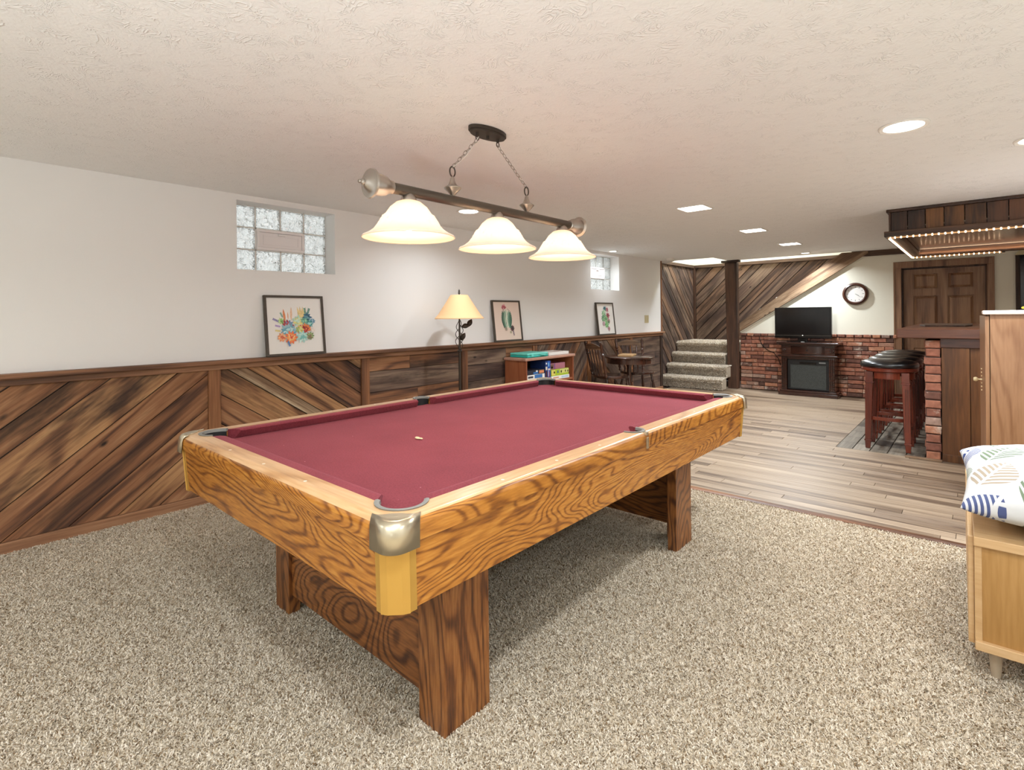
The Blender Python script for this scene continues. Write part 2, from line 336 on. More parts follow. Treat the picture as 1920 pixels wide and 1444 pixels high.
def mk_felt():
    m, nt, N, L, B = new_mat('burgundy_felt'); B.inputs['Roughness'].default_value = 0.9; B.inputs['Specular IOR Level'].default_value = 0.15
    tc = N.new('ShaderNodeTexCoord'); n = N.new('ShaderNodeTexNoise'); n.inputs['Scale'].default_value = 160; n.inputs['Detail'].default_value = 3; L.new(tc.outputs['Object'], n.inputs['Vector'])
    n2 = N.new('ShaderNodeTexNoise'); n2.inputs['Scale'].default_value = 4; n2.inputs['Detail'].default_value = 4; L.new(tc.outputs['Object'], n2.inputs['Vector'])
    v = math_n(N, L, 'MULTIPLY_ADD', n2.outputs['Fac'], 0.5, n.outputs['Fac'])
    r = ramp(N, [(0.45, '#6b2831'), (0.95, '#863a42')]); L.new(v, r.inputs[0])
    vo = N.new('ShaderNodeTexVoronoi'); vo.inputs['Scale'].default_value = 9; L.new(tc.outputs['Object'], vo.inputs['Vector'])
    rk = ramp(N, [(0.012, (1,1,1,1)), (0.03, (0,0,0,1))]); L.new(vo.outputs['Distance'], rk.inputs[0])
    mx = N.new('ShaderNodeMix'); mx.data_type = 'RGBA'; L.new(rk.outputs[0], mx.inputs[0]); L.new(r.outputs[0], mx.inputs[6]); mx.inputs[7].default_value = lin('#c98d94')
    L.new(mx.outputs[2], B.inputs['Base Color']); B.inputs['Sheen Weight'].default_value = 0.3; B.inputs['Sheen Tint'].default_value = lin('#d08a94')
    return m
M['felt'] = mk_felt()
def mk_brick():
    m, nt, N, L, B = new_mat('old_brick'); tc = N.new('ShaderNodeTexCoord'); oi = N.new('ShaderNodeObjectInfo')
    r = ramp(N, [(0.0, '#5d443a'), (0.15, '#7f5345'), (0.35, '#9f6752'), (0.6, '#aa735c'), (0.8, '#bb8364'), (0.92, '#957c70'), (1.0, '#c8a48f')], 'LINEAR'); L.new(oi.outputs['Random'], r.inputs[0])
    rv = N.new('ShaderNodeVectorMath'); rv.operation = 'SCALE'; rv.inputs[0].default_value = (31.7, 17.1, 5.3); L.new(oi.outputs['Random'], rv.inputs['Scale'])
    ad = N.new('ShaderNodeVectorMath'); ad.operation = 'ADD'; L.new(tc.outputs['Object'], ad.inputs[0]); L.new(rv.outputs[0], ad.inputs[1])
    n = N.new('ShaderNodeTexNoise'); n.inputs['Scale'].default_value = 22; n.inputs['Detail'].default_value = 5; L.new(ad.outputs[0], n.inputs['Vector'])
    n2 = N.new('ShaderNodeTexNoise'); n2.inputs['Scale'].default_value = 7; n2.inputs['Detail'].default_value = 5; n2.inputs['Roughness'].default_value = 0.7; L.new(ad.outputs[0], n2.inputs['Vector'])
    rr = ramp(N, [(0.3, (0.72,0.70,0.68,1)), (0.7, (1.22,1.2,1.18,1))]); L.new(n.outputs['Fac'], rr.inputs[0])
    mx = N.new('ShaderNodeMix'); mx.data_type = 'RGBA'; mx.blend_type = 'MULTIPLY'; mx.inputs[0].default_value = 1; L.new(r.outputs[0], mx.inputs[6]); L.new(rr.outputs[0], mx.inputs[7])
    rw = ramp(N, [(0.57, (0,0,0,1)), (0.68, (0.8,0.8,0.8,1))]); L.new(n2.outputs['Fac'], rw.inputs[0])
    m2 = N.new('ShaderNodeMix'); m2.data_type = 'RGBA'; L.new(rw.outputs[0], m2.inputs[0]); L.new(mx.outputs[2], m2.inputs[6]); m2.inputs[7].default_value = lin('#cdb8a6')
    L.new(m2.outputs[2], B.inputs['Base Color']); B.inputs['Roughness'].default_value = 0.85
    bp = N.new('ShaderNodeBump'); bp.inputs['Strength'].default_value = 0.6; bp.inputs['Distance'].default_value = 0.004; L.new(n.outputs['Fac'], bp.inputs['Height']); L.new(bp.outputs[0], B.inputs['Normal'])
    return m
M['brick'] = mk_brick()
def mk_glassblock():
    m, nt, N, L, B = new_mat('wavy_glass_block'); tc = N.new('ShaderNodeTexCoord')
    B.inputs['Base Color'].default_value = lin('#e4e6e2'); B.inputs['Roughness'].default_value = 0.10; B.inputs['Transmission Weight'].default_value = 0.62; B.inputs['IOR'].default_value = 1.3
    n = N.new('ShaderNodeTexNoise'); n.inputs['Scale'].default_value = 19; n.inputs['Detail'].default_value = 1.5; n.inputs['Distortion'].default_value = 2.6
    oi = N.new('ShaderNodeObjectInfo'); rv = N.new('ShaderNodeVectorMath'); rv.operation = 'SCALE'; rv.inputs[0].default_value = (9, 5, 3); L.new(oi.outputs['Random'], rv.inputs['Scale'])
    ad = N.new('ShaderNodeVectorMath'); ad.operation = 'ADD'; L.new(tc.outputs['Object'], ad.inputs[0]); L.new(rv.outputs[0], ad.inputs[1]); L.new(ad.outputs[0], n.inputs['Vector'])
    bp = N.new('ShaderNodeBump'); bp.inputs['Strength'].default_value = 1.0; bp.inputs['Distance'].default_value = 0.03; L.new(n.outputs['Fac'], bp.inputs['Height']); L.new(bp.outputs[0], B.inputs['Normal'])
    return m
M['glassblock'] = mk_glassblock()
def mk_shade(c1, c2):
    # frosted glass shade, ribbed: diffuse + translucent so the bulb inside lights it
    m, nt, N, L, B = new_mat('frosted_shade_glass'); N.remove(B)
    out = N['Material Output']; d = N.new('ShaderNodeBsdfDiffuse'); t = N.new('ShaderNodeBsdfTranslucent'); g = N.new('ShaderNodeBsdfGlossy'); g.inputs['Roughness'].default_value = 0.2
    d.inputs[0].default_value = lin(c1); t.inputs[0].default_value = lin(c2)
    a = N.new('ShaderNodeMixShader'); a.inputs[0].default_value = 0.55; L.new(d.outputs[0], a.inputs[1]); L.new(t.outputs[0], a.inputs[2])
    b = N.new('ShaderNodeMixShader'); b.inputs[0].default_value = 0.06; L.new(a.outputs[0], b.inputs[1]); L.new(g.outputs[0], b.inputs[2]); L.new(b.outputs[0], out.inputs[0])
    return m
M['shade'] = mk_shade('#f8f4ee', '#fffaf4'); M['shade_in'] = mk_shade('#f0cda6', '#ffefdd'); SOFF = -1
def mk_lampshade():
    m, nt, N, L, B = new_mat('peach_lamp_shade'); B.inputs['Base Color'].default_value = lin('#eec290'); B.inputs['Roughness'].default_value = 0.8
    B.inputs['Emission Color'].default_value = lin('#ffd09a'); B.inputs['Emission Strength'].default_value = 0.04  # faint glow put into the shade colour; no lamp burns inside
    return m
M['lampshade'] = mk_lampshade()
M['bulb'] = flat('lit_bulb', '#ffffff', 0.3, emit='#fff0dc', estr=14)
M['diffuser'] = flat('lit_diffuser', '#ffffff', 0.4, emit='#fff6ea', estr=9)
M['led'] = flat('lit_rope_bulb', '#ffffff', 0.3, emit='#ffd8ae', estr=11)
M['rope'] = flat('clear_rope_tube', '#e8c9a0', 0.2, emit='#e8a86a', estr=0.5)

def mk_pillow():
    m, nt, N, L, B = new_mat('leaf_print_fabric'); tc = N.new('ShaderNodeTexCoord'); B.inputs['Roughness'].default_value = 0.85
    mp = N.new('ShaderNodeMapping'); mp.inputs['Rotation'].default_value = (0, 0, math.radians(38)); mp.inputs['Location'].default_value = (0.04, 0.03, 0); mp.inputs['Scale'].default_value = (6.2, 3.6, 1)
    L.new(tc.outputs['Object'], mp.inputs['Vector']); sp = N.new('ShaderNodeSeparateXYZ'); L.new(mp.outputs[0], sp.inputs[0])
    row = math_n(N, L, 'FLOOR', sp.outputs[1]); sh = math_n(N, L, 'MULTIPLY', row, 0.5); xx = math_n(N, L, 'ADD', sp.outputs[0], sh); col = math_n(N, L, 'FLOOR', xx)
    u = math_n(N, L, 'SUBTRACT', math_n(N, L, 'FRACT', xx), 0.5); v = math_n(N, L, 'FRACT', sp.outputs[1]); au = math_n(N, L, 'ABSOLUTE', u)
    cb = N.new('ShaderNodeCombineXYZ'); L.new(row, cb.inputs[0]); L.new(col, cb.inputs[1]); wn = N.new('ShaderNodeTexWhiteNoise'); wn.noise_dimensions = '3D'; L.new(cb.outputs[0], wn.inputs['Vector'])
    # barbs: stripes in v + |u|, inside a leaf outline
    ph = math_n(N, L, 'MULTIPLY_ADD', au, -0.75, v); st = math_n(N, L, 'SINE', math_n(N, L, 'MULTIPLY', ph, 2*PI*8.0)); st = math_n(N, L, 'GREATER_THAN', st, -0.15)
    wd = math_n(N, L, 'SINE', math_n(N, L, 'MULTIPLY', v, PI)); wd = math_n(N, L, 'MULTIPLY', wd, 0.46); ins = math_n(N, L, 'LESS_THAN', au, wd)
    mid = math_n(N, L, 'GREATER_THAN', au, 0.035); k = math_n(N, L, 'MULTIPLY', math_n(N, L, 'MULTIPLY', st, ins), mid)
    r = ramp(N, [(0.0, '#0c2f73'), (0.25, '#66755a'), (0.5, '#9f907c'), (0.72, '#454f78'), (0.88, '#79836a')], 'CONSTANT'); L.new(wn.outputs['Value'], r.inputs[0])
    mx = N.new('ShaderNodeMix'); mx.data_type = 'RGBA'; L.new(k, mx.inputs[0]); mx.inputs[6].default_value = lin('#c9c8c7'); L.new(r.outputs[0], mx.inputs[7]); L.new(mx.outputs[2], B.inputs['Base Color'])
    n = N.new('ShaderNodeTexNoise'); n.inputs['Scale'].default_value = 7; n.inputs['Detail'].default_value = 3; L.new(tc.outputs['Object'], n.inputs['Vector'])
    bp = N.new('ShaderNodeBump'); bp.inputs['Strength'].default_value = 0.4; bp.inputs['Distance'].default_value = 0.03; L.new(n.outputs['Fac'], bp.inputs['Height']); L.new(bp.outputs[0], B.inputs['Normal'])
    return m
M['pillow'] = mk_pillow()
def mk_panelgloss():
    m, nt, N, L, B = new_mat('glossy_soffit_panel'); B.inputs['Base Color'].default_value = lin('#b7a696'); B.inputs['Roughness'].default_value = 0.18; B.inputs['Metallic'].default_value = 0.4
    return m
M['soffit'] = mk_panelgloss()
M['insert'] = flat('smoked_fire_glass', '#3c403e', 0.35, bump=0.3, bscale=90, var=0.35)

# ------------------------------------------------------------------ room constants
XL, YF, ZC, XR, YN = -4.20, 9.75, 2.29, 1.90, -2.5
# polygons / planks -------------------------------------------------
def clip(poly, a, b, c):    # keep a*u+b*v<=c
    out = []
    for i in range(len(poly)):
        p, q = poly[i], poly[(i+1) % len(poly)]; dp, dq = a*p[0]+b*p[1]-c, a*q[0]+b*q[1]-c
        if dp <= 0: out.append(p)
        if dp * dq < 0:
            t = dp/(dp-dq); out.append((p[0]+t*(q[0]-p[0]), p[1]+t*(q[1]-p[1])))
    return out
def area(p): return 0.5*abs(sum(p[i][0]*p[(i+1) % len(p)][1]-p[(i+1) % len(p)][0]*p[i][1] for i in range(len(p))))
def plank(name, poly, O, U, V, ang, t, mat, parent, ch=0.0025):
    """one board: polygon in the (U,V) plane at O, grain along angle ang, thickness t along U x V"""
    O, U, V = Vector(O), Vector(U), Vector(V); Nn = U.cross(V)
    cu = sum(p[0] for p in poly)/len(poly); cv = sum(p[1] for p in poly)/len(poly)
    g = U*math.cos(ang) + V*math.sin(ang); h = Nn.cross(g)
    loc = O + U*cu + V*cv
    pts = []
    for p in poly:
        d = U*(p[0]-cu) + V*(p[1]-cv); pts.append((d.dot(g), d.dot(h)))
    n = len(pts)
    ins = []
    for x, y in pts:
        l = max(math.hypot(x, y), 1e-6); ins.append((x*(1-ch/l), y*(1-ch/l)))
    vs = [(x, y, 0) for x, y in pts] + [(x, y, t-ch) for x, y in pts] + [(x, y, t) for x, y in ins]
    fs = [tuple(range(n))[::-1], tuple(range(2*n, 3*n))] + [(k*n+i, k*n+(i+1) % n, (k+1)*n+(i+1) % n, (k+1)*n+i) for k in (0, 1) for i in range(n)]
    me = bpy.data.meshes.new(name); me.from_pydata(vs, [], fs); me.materials.append(mat)
    b = bmesh.new(); b.from_mesh(me); bmesh.ops.recalc_face_normals(b, faces=b.faces); b.to_mesh(me); b.free()
    o = bpy.data.objects.new(name, me); C.objects.link(o)
    off = OFF.get(parent.name, Vector((0,0,0))) if parent else Vector((0,0,0))
    o.parent = parent
    R = Matrix((g, h, Nn)).transposed().to_4x4(); o.matrix_local = Matrix.Translation(loc-off) @ R
    return o
def boards(parent, O, U, V, region, ang, cuts, t, mats, name='plank', gap=0.006, jit=0.004):
    """cut region (polygon) by lines at angle ang; cuts = signed offsets of the joints along the normal"""
    nx, ny = -math.sin(ang), math.cos(ang)
    for i in range(len(cuts)-1):
        p = clip(region, -nx, -ny, -(cuts[i]+gap/2)); p = clip(p, nx, ny, cuts[i+1]-gap/2) if len(p) > 2 else p
        if len(p) < 3 or area(p) < 4e-4: continue
        m = mats[i % len(mats)] if isinstance(mats, (list, tuple)) else mats
        plank(name, p, O, U, V, ang, t + random.uniform(-jit, jit), m, parent)
def rect(u0, u1, v0, v1): return [(u0, v0), (u1, v0), (u1, v1), (u0, v1)]
def rcuts(a, b, ws):
    out = [a]; i = 0
    while out[-1] < b: out.append(out[-1] + ws[i % len(ws)]); i += 1
    return out

# ------------------------------------------------------------------ floor
floor = struct('floor', MB().box(-4.6, XR+0.1, YN-0.1, 10.95, -0.12, -0.014), M['dark_y'])
PW = 0.092; y = 3.935; row = 0; rs = random.Random(3)
far_mb = MB()
while y < YF + 0.02:
    y1 = min(y + PW, YF + 0.03); x = XL - rs.uniform(0, 1.1); regs = []
    while x < XR:
        x1 = x + rs.uniform(0.95, 1.9); regs.append((max(x, XL), min(x1, XR))); x = x1
    for a, b in regs:
        segs = [(a, b)]
        if y > 6.0:   # inlaid field by the bar
            segs = []
            if a < -1.06: segs.append((a, min(b, -1.06)))
            if b > -0.2: segs.append((max(a, -0.2), b))
        for s0, s1 in segs:
            if s1 - s0 < 0.02: continue
            if y < 6.9 and s0 < 0.35:
                plank('plank', rect(s0+0.0012, s1-0.0012, y+0.001, y1-0.001), (0,0,-0.012), (1,0,0), (0,1,0), 0, 0.012, M['plank'], floor, ch=0.0012)
            else: far_mb.box(s0+0.001, s1-0.001, y+0.001, y1-0.001, -0.012, 0)
    y = y1; row += 1
obj('far_planks', far_mb, M['plank'], floor, kind='stuff')
x = -1.06; k = 0
while x < -0.22:
    x1 = min(x+0.14, -0.2); yy = 6.03 + rs.uniform(0, 0.1) * 0
    while yy < YF:
        y2 = min(yy + rs.uniform(0.22, 0.34), YF)
        plank('plank', rect(yy+0.002, y2-0.002, -x1+0.004, -x-0.004), (0,0,-0.012), (0,1,0), (-1,0,0), 0, 0.0135, M['plank_bar'], floor, ch=0.002)
        yy = y2
    x = x1
# carpet: backing plus tufts
def tufts(n, xy, z0, hgt, wid, rng, seed=1):
    g = np.random.default_rng(seed); a = g.uniform(0, 2*PI, n); c, s = np.cos(a), np.sin(a)
    h = hgt * g.uniform(0.7, 1.25, n); w2 = wid * g.uniform(0.6, 1.3, n) / 2; la = g.uniform(0, 2*PI, n); lk = g.uniform(0.5, 1.7, n) * hgt
    tx, ty = np.cos(la)*lk, np.sin(la)*lk; v = np.empty((n, 4, 3))
    v[:,0,0] = xy[:,0]-c*w2; v[:,0,1] = xy[:,1]-s*w2; v[:,0,2] = z0
    v[:,1,0] = xy[:,0]+c*w2; v[:,1,1] = xy[:,1]+s*w2; v[:,1,2] = z0
    v[:,2,0] = xy[:,0]+c*w2*0.8+tx; v[:,2,1] = xy[:,1]+s*w2*0.8+ty; v[:,2,2] = z0+h
    v[:,3,0] = xy[:,0]-c*w2*0.8+tx; v[:,3,1] = xy[:,1]-s*w2*0.8+ty; v[:,3,2] = z0+h
    return v.reshape(-1, 3)
def grid_mesh(name, verts4, base_quads, mat, shade, kind='stuff', parent=None):
    nq = len(verts4)//4; nb = len(base_quads)
    V4 = np.vstack([np.array(base_quads, float).reshape(-1, 3), verts4]); n = nb + nq
    me = bpy.data.meshes.new(name); me.vertices.add(len(V4)); me.vertices.foreach_set('co', V4.ravel())
    me.loops.add(n*4); me.loops.foreach_set('vertex_index', np.arange(n*4, dtype=np.int32))
    me.polygons.add(n); me.polygons.foreach_set('loop_start', np.arange(0, n*4, 4, dtype=np.int32)); me.polygons.foreach_set('loop_total', np.full(n, 4, dtype=np.int32))
    me.update(); at = me.attributes.new('shade', 'FLOAT', 'FACE'); at.data.foreach_set('value', np.concatenate([np.full(nb, 0.42), shade]).astype(np.float32))
    me.materials.append(mat); o = bpy.data.objects.new(name, me); C.objects.link(o); o['kind'] = kind
    if parent: o.parent = parent
    return o
g = np.random.default_rng(5)
NT = 1400000
xy = np.stack([g.uniform(-4.16, 1.0, NT), g.uniform(-0.6, 3.872, NT)], 1)
dep = xy[:,0]*(-math.sin(YAW)) + xy[:,1]*math.cos(YAW); lat = xy[:,0]*math.cos(YAW) + xy[:,1]*math.sin(YAW)
keep = (dep > 1.0) & (np.abs(lat) < dep*1.12 + 0.35) & (g.uniform(0, 1, NT) < np.clip(2.0/dep, 0.40, 1)); xy = xy[keep]; nk = len(xy)
sh = np.where(g.uniform(0, 1, nk) < 0.15, g.uniform(0.0, 0.3, nk), g.uniform(0.35, 1.0, nk))
cz = 0.006
base = [[(XL, YN, cz), (XR, YN, cz), (XR, 3.872, cz), (XL, 3.872, cz)]]
carpet = grid_mesh('carpet', tufts(nk, xy, cz, 0.0072, 0.0042, g), base, M['carpet'], sh)
carpet['label'] = 'cream wall to wall carpet with brown flecks under the pool table'; carpet['category'] = 'carpet'
struct('trim_1', MB().prism([(3.868, 0), (3.940, 0), (3.940, 0.006), (3.925, 0.016), (3.885, 0.019), (3.868, 0.012)], XL, XR, lambda a, b, z: (z, a, b)), M['batten_x'] if 'batten_x' in M else M['bar_x'])

# ------------------------------------------------------------------ ceiling with stairwell opening
ceil = struct('ceiling', MB().prism([(XL-0.25, YN-0.1), (XR+0.1, YN-0.1), (XR+0.1, 9.9), (-3.33, 9.9), (-3.33, 9.66), (-3.33, 8.91), (-4.0, 8.91), (-4.45, 9.42)], ZC, ZC+0.12), M['ceiling'])
# the strip right of the corner: open behind y 9.66
ceil_cut = [(XL-0.25, YN-0.1), (XR+0.1, YN-0.1), (XR+0.1, 9.9), (-1.46, 9.9), (-1.46, 9.66), (-3.33, 9.66), (-3.33, 8.91), (-4.0, 8.91), (-4.45, 9.42)]
me = ceil.data; mbc = MB().prism(ceil_cut, ZC, ZC+0.12); me.clear_geometry(); me.from_pydata(mbc.v, [], mbc.f); me.update()

# ------------------------------------------------------------------ left wall with two window recesses
WIN = [(1.592, 2.406), (6.475, 7.285)]; WZ0, WZ1 = 1.718, 2.246
mb = MB(); ycuts = [YN-0.1, WIN[0][0], WIN[0][1], WIN[1][0], WIN[1][1], 8.73]
for i in range(5):
    if i % 2 == 0: mb.box(XL-0.22, XL, ycuts[i], ycuts[i+1], 0, ZC)
    else: mb.box(XL-0.22, XL, ycuts[i], ycuts[i+1], 0, WZ0); mb.box(XL-0.22, XL, ycuts[i], ycuts[i+1], WZ1, ZC)
wl = struct('wall_left', mb, M['wall'], fix=False)
obj('board_backing', MB().box(XL, XL+0.004, YN, 8.72, 0.0, 1.0), M['black'], wl)
# wainscot boards, battens
bats = [-2.42, -1.14, 0.10, 1.376, 2.640, 3.878, 5.090, 6.330, 7.560, 8.640]; BW = 0.082
WU = dict(O=(XL, 0, 0), U=(0,1,0), V=(0,0,1))
Z0, Z1 = 0.07, 0.966
A0, A1 = math.radians(38.5), math.radians(-34.5)
def off(ang, u, v): return -math.sin(ang)*u + math.cos(ang)*v
def diag(u0, u1, ang, vv, u_ref, mats):   # vv = heights of the joints at u_ref
    cuts = sorted([off(ang, u_ref, v) for v in vv]); boards(wl, WU['O'], WU['U'], WU['V'], rect(u0, u1, Z0, Z1), ang, cuts, 0.02, mats)
bm_, bg, bp_, bd, bd2 = M['barn'], M['barn_gold'], M['barn_pale'], M['barn_dark'], M['barn_mid']
diag(-1.058, 0.10, math.radians(-38), [z*0.2 for z in range(-7, 9)], -1.0, [bm_, bg])
diag(0.182, 1.376, A0, [1.15, 0.93, 0.717, 0.552, 0.251, 0.075, -0.165, -0.365, -0.55, -0.75, -0.95], 0.29, [bm_, bm_, bg, bm_, bm_, bm_, bg, bm_, bm_, bg])
diag(1.458, 2.640, A1, [0.15, 0.34, 0.56, 0.777, 0.99, 1.085, 1.25, 1.455, 1.67, 1.86], 1.47, [bg, bm_, bm_, bg, bp_, bg, bm_, bm_, bg])
def horiz(u0, u1, vs, mats):
    k = 0
    for i in range(len(vs)-1):
        us = [u0, u1] if i % 2 else [u0, u0 + (u1-u0)*random.uniform(0.3, 0.8), u1]
        for a, b in zip(us[:-1], us[1:]):
            plank('plank', rect(a+0.001, b-0.001, vs[i]+0.002, vs[i+1]-0.002), WU['O'], WU['U'], WU['V'], 0, 0.02+random.uniform(-0.003, 0.003), mats[k % len(mats)], wl); k += 1
horiz(2.722, 3.878, [Z0, 0.26, 0.45, 0.645, 0.838, Z1], [bm_, bm_, bd])
horiz(3.960, 5.090, [Z0, 0.25, 0.44, 0.62, 0.80, Z1], [bd, bm_, bd])
diag(5.172, 6.330, math.radians(52), [z*0.23 for z in range(-9, 9)], 5.6, [bd, bm_, bd])
diag(6.412, 7.560, math.radians(-40), [z*0.21 for z in range(-2, 12)], 6.5, [bd, bd, bm_])
horiz(7.642, 8.640, [Z0, 0.26, 0.47, 0.69, Z1], [bd])
for b in bats: obj('batten', MB().box(XL, XL+0.034, b, b+BW, Z0, Z1), M['batten'] if b < 3 else M['dark_z'] if b > 8 else M['batten'], wl, bevel=0.002)
struct('trim_2', MB().box(XL+0.0, XL+0.046, YN, 8.722, Z1, 1.008), M['batten_y'], bevel=0.003)
struct('trim_3', MB().box(XL+0.0, XL+0.088, YN, 8.722, 1.0085, 1.036), M['batten_y'], bevel=0.004)
struct('baseboard_left', MB().box(XL+0.0, XL+0.036, YN, 8.72, 0.0, Z0-0.002), M['batten_y'], bevel=0.004)
# windows: glass blocks with a hinged vent
for n, (a, b) in enumerate(WIN):
    wr = struct_root('window_%d' % (n+1)); wx = XL-0.15; bw = (b-a)/4; bh = (WZ1-WZ0)/3
    obj('mortar_joint', MB().box(wx-0.05, wx-0.012, a, b, WZ0, WZ1) if False else
        (lambda q: [q.box(wx-0.062, wx-0.008, a+bw*i-0.005, a+bw*i+0.005, WZ0, WZ1) for i in range(5)] and [q.box(wx-0.062, wx-0.008, a, b, WZ0+bh*j-0.005, WZ0+bh*j+0.005) for j in range(4)] and q)(MB()), M['white_trim'], wr)
    for j in range(3):
        for i in range(4):
            if j == 1 and i in (1, 2): continue
            y0, z0 = a+bw*i+0.006, WZ0+bh*j+0.006
            o = obj('glass_block', MB().box(wx-0.06, wx, y0, y0+bw-0.012, z0, z0+bh-0.012), M['glassblock'], wr, bevel=0.008)
    y0, y1, z0, z1 = a+bw+0.004, a+3*bw-0.004, WZ0+bh+0.004, WZ0+2*bh-0.004
    q = MB(); q.box(wx-0.06, wx+0.016, y0, y1, z0, z0+0.022); q.box(wx-0.06, wx+0.016, y0, y1, z1-0.022, z1); q.box(wx-0.06, wx+0.016, y0, y0+0.022, z0+0.022, z1-0.022); q.box(wx-0.06, wx+0.016, y1-0.022, y1, z0+0.022, z1-0.022)
    vf = obj('vent_frame', q, M['vent'], wr, bevel=0.003)
    q = MB(); q.box(wx-0.03, wx+0.006, y0+0.024, y1-0.024, z0+0.024, z1-0.024); q.box(wx+0.006, wx+0.010, y0+0.05, y1-0.05, z0+0.045, z0+0.052); q.box(wx+0.006, wx+0.010, y0+0.05, y1-0.05, z1-0.052, z1-0.045)
    q.box(wx+0.006, wx+0.010, y0+0.05, y0+0.057, z0+0.052, z1-0.052); q.box(wx+0.006, wx+0.010, y1-0.057, y1-0.05, z0+0.052, z1-0.052)
    obj('vent_flap', q, M['vent'], wr)
    obj('latch', MB().box(wx+0.006, wx+0.028, (y0+y1)/2-0.03, (y0+y1)/2+0.03, z1-0.045, z1-0.027), M['vent'], wr, bevel=0.004)

# other walls
struct('wall_near', MB().box(XL-0.22, XR+0.1, YN-0.1, YN, 0, ZC), M['wall'])
struct('wall_right', MB().box(XR, XR+0.1, YN, 9.9, 0, ZC), M['wall'])

# ------------------------------------------------------------------ far wall: plaster, brick dado, door, trim
q = MB(); xs = (-3.16, -1.45, -0.835, 0.118, XR)
DO = (-0.835, 0.118, 1.99)
stringer_line = lambda x: 1.011 + (x + 3.181) * 0.6413     # lower edge of the stringer
q.prism([(-3.16, 0), (DO[0], 0), (DO[0], ZC), (-1.22, ZC), (-1.28, stringer_line(-1.28)), (-3.16, stringer_line(-3.16))], YF, YF+0.05, lambda a, b, z: (a, z, b))
q.box(DO[0], DO[1], YF, YF+0.12, DO[2], ZC); q.box(DO[1], XR, YF, YF+0.12, 0, ZC)
wf = struct('wall_far', q, M['wall_far'])
obj('mortar_bed', MB().box(-3.155, -0.93, YF-0.022, YF, 0, 0.985), M['mortar'], wf)
br = random.Random(11)
bmesh_cache = {}
def brick_mesh(L_, H_, D_, k):
    key = (round(L_, 3), round(H_, 3), round(D_, 3), k)
    if key in bmesh_cache: return bmesh_cache[key]
    r = random.Random(hash(key) & 0xffff); e = 0.006; vs = []; l, h = L_/2, H_/2
    j = lambda: r.uniform(-0.003, 0.003)
    for (z, a) in ((0, 0), (D_-e, 0), (D_, e)):
        for sx, sy in ((-1,-1), (1,-1), (1,1), (-1,1)): vs.append((sx*(l-a)+j(), sy*(h-a)+j(), z + (j()*0.6 if z else 0)))
    fs = [(3,2,1,0), (8,9,10,11)] + [(c*4+i, c*4+(i+1) % 4, c*4+4+(i+1) % 4, c*4+4+i) for c in (0, 1) for i in range(4)]
    me = bpy.data.meshes.new('brick'); me.from_pydata(vs, [], fs); me.materials.append(M['brick']); bmesh_cache[key] = me; return me
def put_brick(L_, H_, D_, loc, g, h, n, parent):
    me = brick_mesh(round(L_, 2), H_, D_, br.randrange(4)); o = bpy.data.objects.new('brick', me); C.objects.link(o); o.parent = parent
    off_ = OFF.get(parent.name, Vector((0,0,0)))
    o.matrix_local = Matrix.Translation(Vector(loc) + Vector(n)*br.uniform(-0.003, 0.004) - off_) @ Matrix((Vector(g), Vector(h), Vector(n))).transposed().to_4x4() @ Matrix.Rotation(br.uniform(-0.008, 0.008), 4, 'Z')
    return o
ch = 0.0665
for r_ in range(14):
    z = 0.012 + r_*ch; x = -3.155 - (0.1 if r_ % 2 else 0.0) - br.uniform(0, 0.03)
    while x < -0.95:
        L_ = 0.205 if br.random() < 0.75 else 0.10
        a, b = max(x, -3.155), min(x+L_-0.01, -0.93)
        if b-a > 0.03 and not (a > -2.42 and b < -1.66 and z < 0.75): put_brick(b-a, ch-0.010, 0.03, ((a+b)/2, YF-0.018, z+(ch-0.01)/2), (1,0,0), (0,0,1), (0,-1,0), wf)
        x += L_
x = -3.155
while x < -0.95:                       # soldier cap course of headers
    put_brick(min(0.105, -0.93-x), 0.046, 0.045, (x+0.055, YF-0.018, 0.943+0.023), (1,0,0), (0,0,1), (0,-1,0), wf); x += 0.115
# dark trim along the top of the far wall
struct('trim_4', MB().box(-1.46, XR, YF-0.03, YF, 2.205, ZC), M['dark_x'])
# door
d1 = struct_root('door_1')
q = MB(); CW = 0.095
q.box(DO[0]-CW, DO[0], YF-0.022, YF, 0, DO[2]); q.box(DO[1], DO[1]+CW-0.02, YF-0.022, YF, 0, DO[2]); q.box(DO[0]-CW, DO[1]+CW-0.02, YF-0.022, YF, DO[2], DO[2]+CW)
q.box(DO[0]-CW, DO[0]-CW+0.02, YF-0.032, YF-0.022, 0, DO[2]+CW); q.box(DO[1]+CW-0.04, DO[1]+CW-0.02, YF-0.032, YF-0.022, 0, DO[2]+CW); q.box(DO[0]-CW+0.02, DO[1]+CW-0.04, YF-0.032, YF-0.022, DO[2]+CW-0.02, DO[2]+CW)
obj('door_casing', q, M['door'], d1, bevel=0.003)
q = MB(); q.box(DO[0], DO[0]+0.018, YF, YF+0.11, 0, DO[2]); q.box(DO[1]-0.018, DO[1], YF, YF+0.11, 0, DO[2]); q.box(DO[0], DO[1], YF, YF+0.11, DO[2]-0.018, DO[2])
obj('door_jamb', q, M['dark_z'], d1)
dx0, dx1, dz1 = DO[0]+0.02, DO[1]-0.02, DO[2]-0.022; yd = YF+0.075
cols = [(dx0+0.115, dx0+0.405), (dx1-0.405, dx1-0.115)]; rows_ = [(1.675, 1.90), (0.92, 1.575), (0.20, 0.80)]
q = MB(); xs = [dx0, cols[0][0], cols[0][1], cols[1][0], cols[1][1], dx1]; zs = [0.005, 0.20, 0.80, 0.92, 1.575, 1.675, 1.90, dz1]
